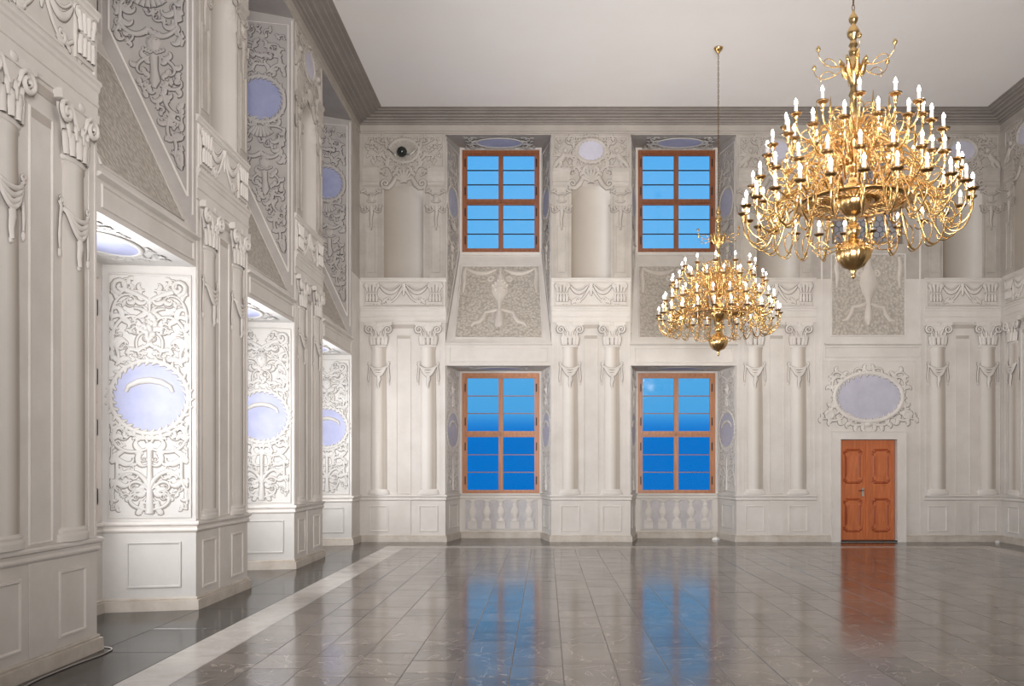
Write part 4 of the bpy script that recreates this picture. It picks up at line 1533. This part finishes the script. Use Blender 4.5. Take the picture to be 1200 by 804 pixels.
make_window('window_3', 'dark red brown upper far window nearer the left corner', WU, (wc[0], yw, UP_Z[0]), 0)
make_window('window_4', 'dark red brown upper far window behind the chandelier chain', WU, (wc[1], yw, UP_Z[0]), 0)
where = ['out of frame', 'in the nearest bay', 'in the middle bay', 'in the bay by the far corner']
n = 6
for i, (a, b) in enumerate(LEFT_OPEN):
    if i == 0:
        continue
    for lev, D, z in (('lower', WL, LOW_Z[0]), ('upper', WU, UP_Z[0])):
        make_window('window_%d' % n, '%s window of the left wall %s' % (lev, where[i]), D, (XL - DEP - .10, (a + b) / 2, z), pi / 2)
        n += 1

# ================================================================== CHANDELIERS
TIERS = [(1.16, 0.77, 24, .0), (1.06, 1.03, 22, .5), (0.90, 1.40, 18, .25), (0.70, 1.69, 12, .5)]
def bezier(pts, n=8):
    """smooth Catmull-Rom chain"""
    P = [Vector(p) for p in pts]
    P = [P[0] * 2 - P[1]] + P + [P[-1] * 2 - P[-2]]
    out = []
    for i in range(1, len(P) - 2):
        for k in range(n):
            t = k / n
            out.append(0.5 * ((2 * P[i]) + (P[i + 1] - P[i - 1]) * t + (2 * P[i - 1] - 5 * P[i] + 4 * P[i + 1] - P[i + 2]) * t * t + (3 * P[i] - P[i - 1] - 3 * P[i + 1] + P[i + 2]) * t ** 3))
    out.append(P[-2])
    return out
def tube_xz(mb, pts, r, k=6):
    mb.tube([(p[0], 0, p[1]) for p in pts], r, k)

def chandelier_meshes():
    D = {}
    b = MB()
    b.lathe([(.0, -.02), (.02, 0), (.028, .02), (.014, .04), (.034, .065), (.03, .085), (.05, .095)], 16)
    D['finial'] = b.mesh('finial', M['brass'])
    b = MB()
    b.lathe([(.05, .09), (.11, .12), (.16, .19), (.178, .25), (.172, .31), (.15, .335), (.13, .37), (.09, .40), (.05, .42), (.045, .45)], 48, lobes=12, lobe_amp=.10, lobe_range=(.10, .32))
    D['lower_bowl'] = b.mesh('lower_bowl', M['brass'])
    b = MB()
    b.lathe([(.045, .44), (.07, .47), (.075, .52), (.06, .57), (.035, .60), (.05, .62), (.04, .655), (.09, .68), (.16, .76), (.185, .83), (.175, .865), (.12, .875), (.10, .89)], 48, lobes=12, lobe_amp=.09, lobe_range=(.68, .84))
    D['upper_bowl'] = b.mesh('upper_bowl', M['brass'])
    b = MB()
    b.lathe([(.10, .88), (.10, 1.0), (.05, 1.03), (.045, 1.14), (.09, 1.17), (.095, 1.23), (.085, 1.3), (.05, 1.33), (.04, 1.42), (.07, 1.46), (.075, 1.50), (.04, 1.56), (.036, 1.66), (.06, 1.70), (.065, 1.74),
             (.036, 1.80), (.034, 1.95), (.05, 1.98), (.03, 2.04), (.04, 2.12), (.085, 2.20), (.095, 2.26), (.06, 2.34), (.03, 2.38), (.045, 2.42), (.05, 2.46), (.028, 2.49), (.05, 2.52), (.035, 2.55), (.03, 2.58),
             (.062, 2.62), (.068, 2.66), (.045, 2.71), (.022, 2.74), (.045, 2.78), (.05, 2.81), (.03, 2.85), (.016, 2.87), (.014, 2.90), (.0, 2.905)], 20)
    D['stem'] = b.mesh('stem', M['brass'])
    # flat ring with radial spokes
    b = MB()
    b.lathe([(.52, .79), (.61, .79), (.615, .80), (.61, .812), (.52, .812), (.515, .80), (.52, .79)], 64)
    b.lathe([(.17, .82), (.22, .81), (.22, .835), (.17, .85)], 32)
    D['ring'] = b.mesh('ring', M['brass'])
    b = MB(); b.tube([(.2, 0, .825), (.35, 0, .812), (.53, 0, .80)], [.009, .011, .009], 5)
    D['spoke'] = b.mesh('spoke', M['brass'])
    # arms
    arms = []
    for i, (r, z, n, o) in enumerate(TIERS):
        a = MB()
        if i == 0:
            pts = [(.56, .80), (.66, .90), (.78, .84), (.86, .62), (.95, .46), (1.06, .45), (1.15, .57), (1.16, .72)]
        else:
            r0, z0 = ((.34, .98), (.10, 1.24), (.07, 1.50))[i - 1]
            w_ = r - r0
            pts = [(r0, z0), (r0 + .18 * w_, z0 + .17), (r0 + .38 * w_, z0 + .14), (r - .30, z - .14), (r - .20, z - .25), (r - .09, z - .24), (r - .015, z - .15), (r, z - .05)]
        c = bezier([(x, 0, zz) for x, zz in pts], 5)
        a.tube(c, [.013 - .003 * k / len(c) for k in range(len(c))], 6)
        # curled offshoots on the arm
        s = 1.0 if i < 2 else .8
        x0, z0 = pts[2]
        tube_xz(a, vine(x0, z0, radians(-40), .42 * s, 0, -22, 1.4, 16), taper(17, .010, .006), 5)
        x1, z1 = pts[4]
        tube_xz(a, vine(x1, z1, radians(60), .36 * s, 0, 20, 1.3, 16), taper(17, .009, .006), 5)
        x2, z2 = pts[5]
        tube_xz(a, vine(x2, z2, radians(215), .22 * s, 0, -26, 1.2, 12), taper(13, .009, .006), 5)
        # cup stem below the drip pan
        a.lathe([(.012, z - .09), (.02, z - .075), (.014, z - .05), (.026, z - .03), (.03, z - .012), (.018, z)], 8, cx=r)
        arms.append(a.mesh('arm', M['brass']))
    D['arms'] = arms
    b = MB()
    b.lathe([(.0, -.012), (.03, -.012), (.055, .002), (.066, .016), (.06, .018), (.04, .006), (.0, .004)], 14)
    D['drip_pan'] = b.mesh('drip_pan', M['brass_dark'])
    b = MB(); b.lathe([(.024, .0), (.024, .015), (.019, .018), (.018, .108), (.014, .112), (.0, .113)], 10)
    D['candle'] = b.mesh('candle', M['candle'])
    b = MB(); b.lathe([(.010, .110), (.016, .123), (.0175, .134), (.013, .151), (.006, .168), (.0, .180)], 8)
    D['bulb'] = b.mesh('bulb', M['bulb'])
    # spindles and scrolls that fill the basket
    b = MB(); b.lathe([(.010, 0), (.016, .03), (.008, .06), (.018, .10), (.012, .15), (.006, .22), (.0, .27)], 6)
    D['spindle'] = b.mesh('spindle', M['brass'])
    b = MB()
    tube_xz(b, vine(.10, .0, radians(70), .62, -3, -13, 1.6, 24), taper(25, .012, .006), 5)
    tube_xz(b, vine(.14, .16, radians(20), .36, 3, 18, 1.2, 16), taper(17, .010, .006), 5)
    for k in range(3):
        b.lathe([(.0, 0), (.022, .02), (.014, .05), (.0, .07)], 6, cx=.14 + .07 * k, cy=0)
    D['scroll_bracket'] = b.mesh('scroll_bracket', M['brass'])
    b = MB()
    tube_xz(b, vine(.06, 0, radians(-35), .44, 2.5, 9, 1.5, 20), taper(21, .008, .004), 5)
    tube_xz(b, vine(.16, -.04, radians(60), .26, -4, -22, 1.2, 14), taper(15, .007, .004), 5)
    p = vine(.06, 0, radians(-35), .44, 2.5, 9, 1.5, 20)[-1]
    b.lathe([(.0, p[1] - .03), (.022, p[1] - .01), (.026, p[1] + .01), (.012, p[1] + .035), (.0, p[1] + .045)], 6, cx=p[0])
    D['leaf_spray'] = b.mesh('leaf_spray', M['brass'])
    b = MB()
    b.tube([(.03, 0, 2.16), (.10, 0, 2.22), (.125, 0, 2.32), (.15, 0, 2.36), (.16, 0, 2.33)], [.02, .028, .022, .014, .006], 6)
    D['crown_leaf'] = b.mesh('crown_leaf', M['brass'])
    return D
CD = chandelier_meshes()

def chain_mesh(L):
    m = MB()
    n = int(L / .055)
    st = L / n
    for k in range(n):
        z = (k + .5) * st
        pts = []
        for i in range(9):
            a = 2 * pi * i / 8
            x, zz = .014 * cos(a), z + st * .68 * sin(a)
            pts.append((x, 0, zz) if k % 2 == 0 else (0, x, zz))
        m.tube(pts, .0045, 4, caps=False)
    return m.mesh('chain', M['brass_dark'])

def chandelier(x, y, z0, label):
    root = empty('chandelier', (x, y, z0))
    tag(root, label, 'chandelier', 'brass chandeliers hanging in the hall')
    for n in ('finial', 'lower_bowl', 'upper_bowl', 'stem'):
        link(n, CD[n], root)
    rg = link('ring', CD['ring'], root)
    for k in range(48):
        link('spoke', CD['spoke'], rg, (0, 0, 0), (0, 0, 2 * pi * k / 48))
    rnd = random.Random(int(x * 100 + y))
    for i, (r, z, n, o) in enumerate(TIERS):
        for k in range(n):
            a = 2 * pi * (k + o) / n
            arm = link('arm', CD['arms'][i], root, (0, 0, 0), (0, 0, a))
            link('drip_pan', CD['drip_pan'], arm, (r, 0, z))
            link('candle', CD['candle'], arm, (r, 0, z))
            link('bulb', CD['bulb'], arm, (r, 0, z))
    for k in range(12):
        a = 2 * pi * (k + .25) / 12
        link('spindle', CD['spindle'], root, (.42 * cos(a), .42 * sin(a), 1.60))
        link('spindle', CD['spindle'], root, (.70 * cos(a), .70 * sin(a), 1.22))
    for k in range(14):
        a = 2 * pi * k / 14
        link('scroll_bracket', CD['scroll_bracket'], root, (0, 0, 1.20), (0, 0, a + .1))
        link('scroll_bracket', CD['scroll_bracket'], root, (.25 * cos(a), .25 * sin(a), .86), (0, 0, a))
        link('scroll_bracket', CD['scroll_bracket'], root, (.0, .0, 1.46), (0, 0, a + .3))
    for k in range(8):
        a = 2 * pi * k / 8
        link('leaf_spray', CD['leaf_spray'], root, (.10 * cos(a), .10 * sin(a), .36), (0, 0, a))
        link('crown_leaf', CD['crown_leaf'], root, (0, 0, 0), (0, 0, a))
    for k in range(6):
        a = 2 * pi * (k + .3) / 6
        link('leaf_spray', CD['leaf_spray'], root, (.05 * cos(a), .05 * sin(a), 2.30), (0, 0, a))
    L = HC - (z0 + 2.90) - .10
    link('chain', chain_mesh(L), root, (0, 0, 2.90))
    c = MB()
    c.lathe([(.012, -.12), (.03, -.10), (.035, -.08), (.06, -.06), (.085, -.02), (.09, 0), (0, 0)], 16)
    link('ceiling_rose', c.mesh('ceiling_rose', M['brass']), root, (0, 0, HC - z0))
    # the lamp's own light
    l = bpy.data.lights.new('candle_light', 'POINT')
    l.energy = CHANDELIER_POWER
    l.color = (1.0, 0.88, 0.72)
    l.shadow_soft_size = .95
    lo = bpy.data.objects.new('candle_light', l)
    lo.location = (0, 0, 1.45)
    lo.parent = root
    COL.objects.link(lo)
    return root
chandelier(3.33, 9.25, 3.83, 'nearest brass chandelier with lit candle bulbs, large in the upper right')
chandelier(3.36, 16.65, 3.94, 'farther brass chandelier hanging on a long chain before the far right window')

# ================================================================== SMALL THINGS
g = MB()
g.lathe([(0, -.12), (.05, -.109), (.09, -.08), (.113, -.04), (.12, 0), (.113, .04), (.09, .08), (.05, .109), (0, .12)], 20)
gl = g.build('wall_globe', M['black_ball'], None, (-3.36, YF - .12, 9.10))
for sg in (-1, 1):
    b = MB()
    b.tube([(sg * .10, .06, -.03), (sg * .18, .06, -.05), (sg * .26, .07, .03), (sg * .33, .08, .09), (sg * .37, .09, .085)], [.014, .018, .02, .016, .008], 6)
    tag(b.build('bracket_arm', M['steel'], gl), 'pale metal bracket arm')
tag(gl, 'dark round glossy globe fixed high on the far wall above the leftmost niche', 'globe')
s = MB()
rnd = random.Random(2)
pts = [(.11 * cos(a) * rnd.uniform(.6, 1), .07 * sin(a) * rnd.uniform(.6, 1)) for a in [2 * pi * k / 9 for k in range(9)]]
s.add([(x, y, .002) for x, y in pts] + [(x * .7, y * .7, rnd.uniform(.03, .08)) for x, y in pts] + [(0, 0, .06)],
      [(i, (i + 1) % 9, 9 + (i + 1) % 9, 9 + i) for i in range(9)] + [(9 + i, 9 + (i + 1) % 9, 18) for i in range(9)])
tag(s.build('paper_scrap', M['paper'], None, (4.08, 20.55, 0.0)), 'small crumpled white scrap on the floor below the right hand window', 'scrap')
k = MB(); k.box(-.03, .03, -.04, .04, 0.001, .04); k.box(-.02, .02, -.03, .03, .04, .055)
tag(k.build('floor_socket', M['paper'], None, (10.42, 19.72, 0)), 'tiny white box on the floor by the right corner', 'socket')
c = MB()
cp = bezier([(-3.95, 6.2, .008), (-4.22, 6.9, .008), (-4.24, 7.6, .008), (-4.20, 8.1, .008), (-4.27, 8.36, .008), (-4.6, 8.44, .008)], 8)
c.tube([tuple(p) for p in cp], .008, 6)
tag(c.build('floor_cable', M['cable']), 'thin pale cable lying along the foot of the nearest left pier', 'cable')
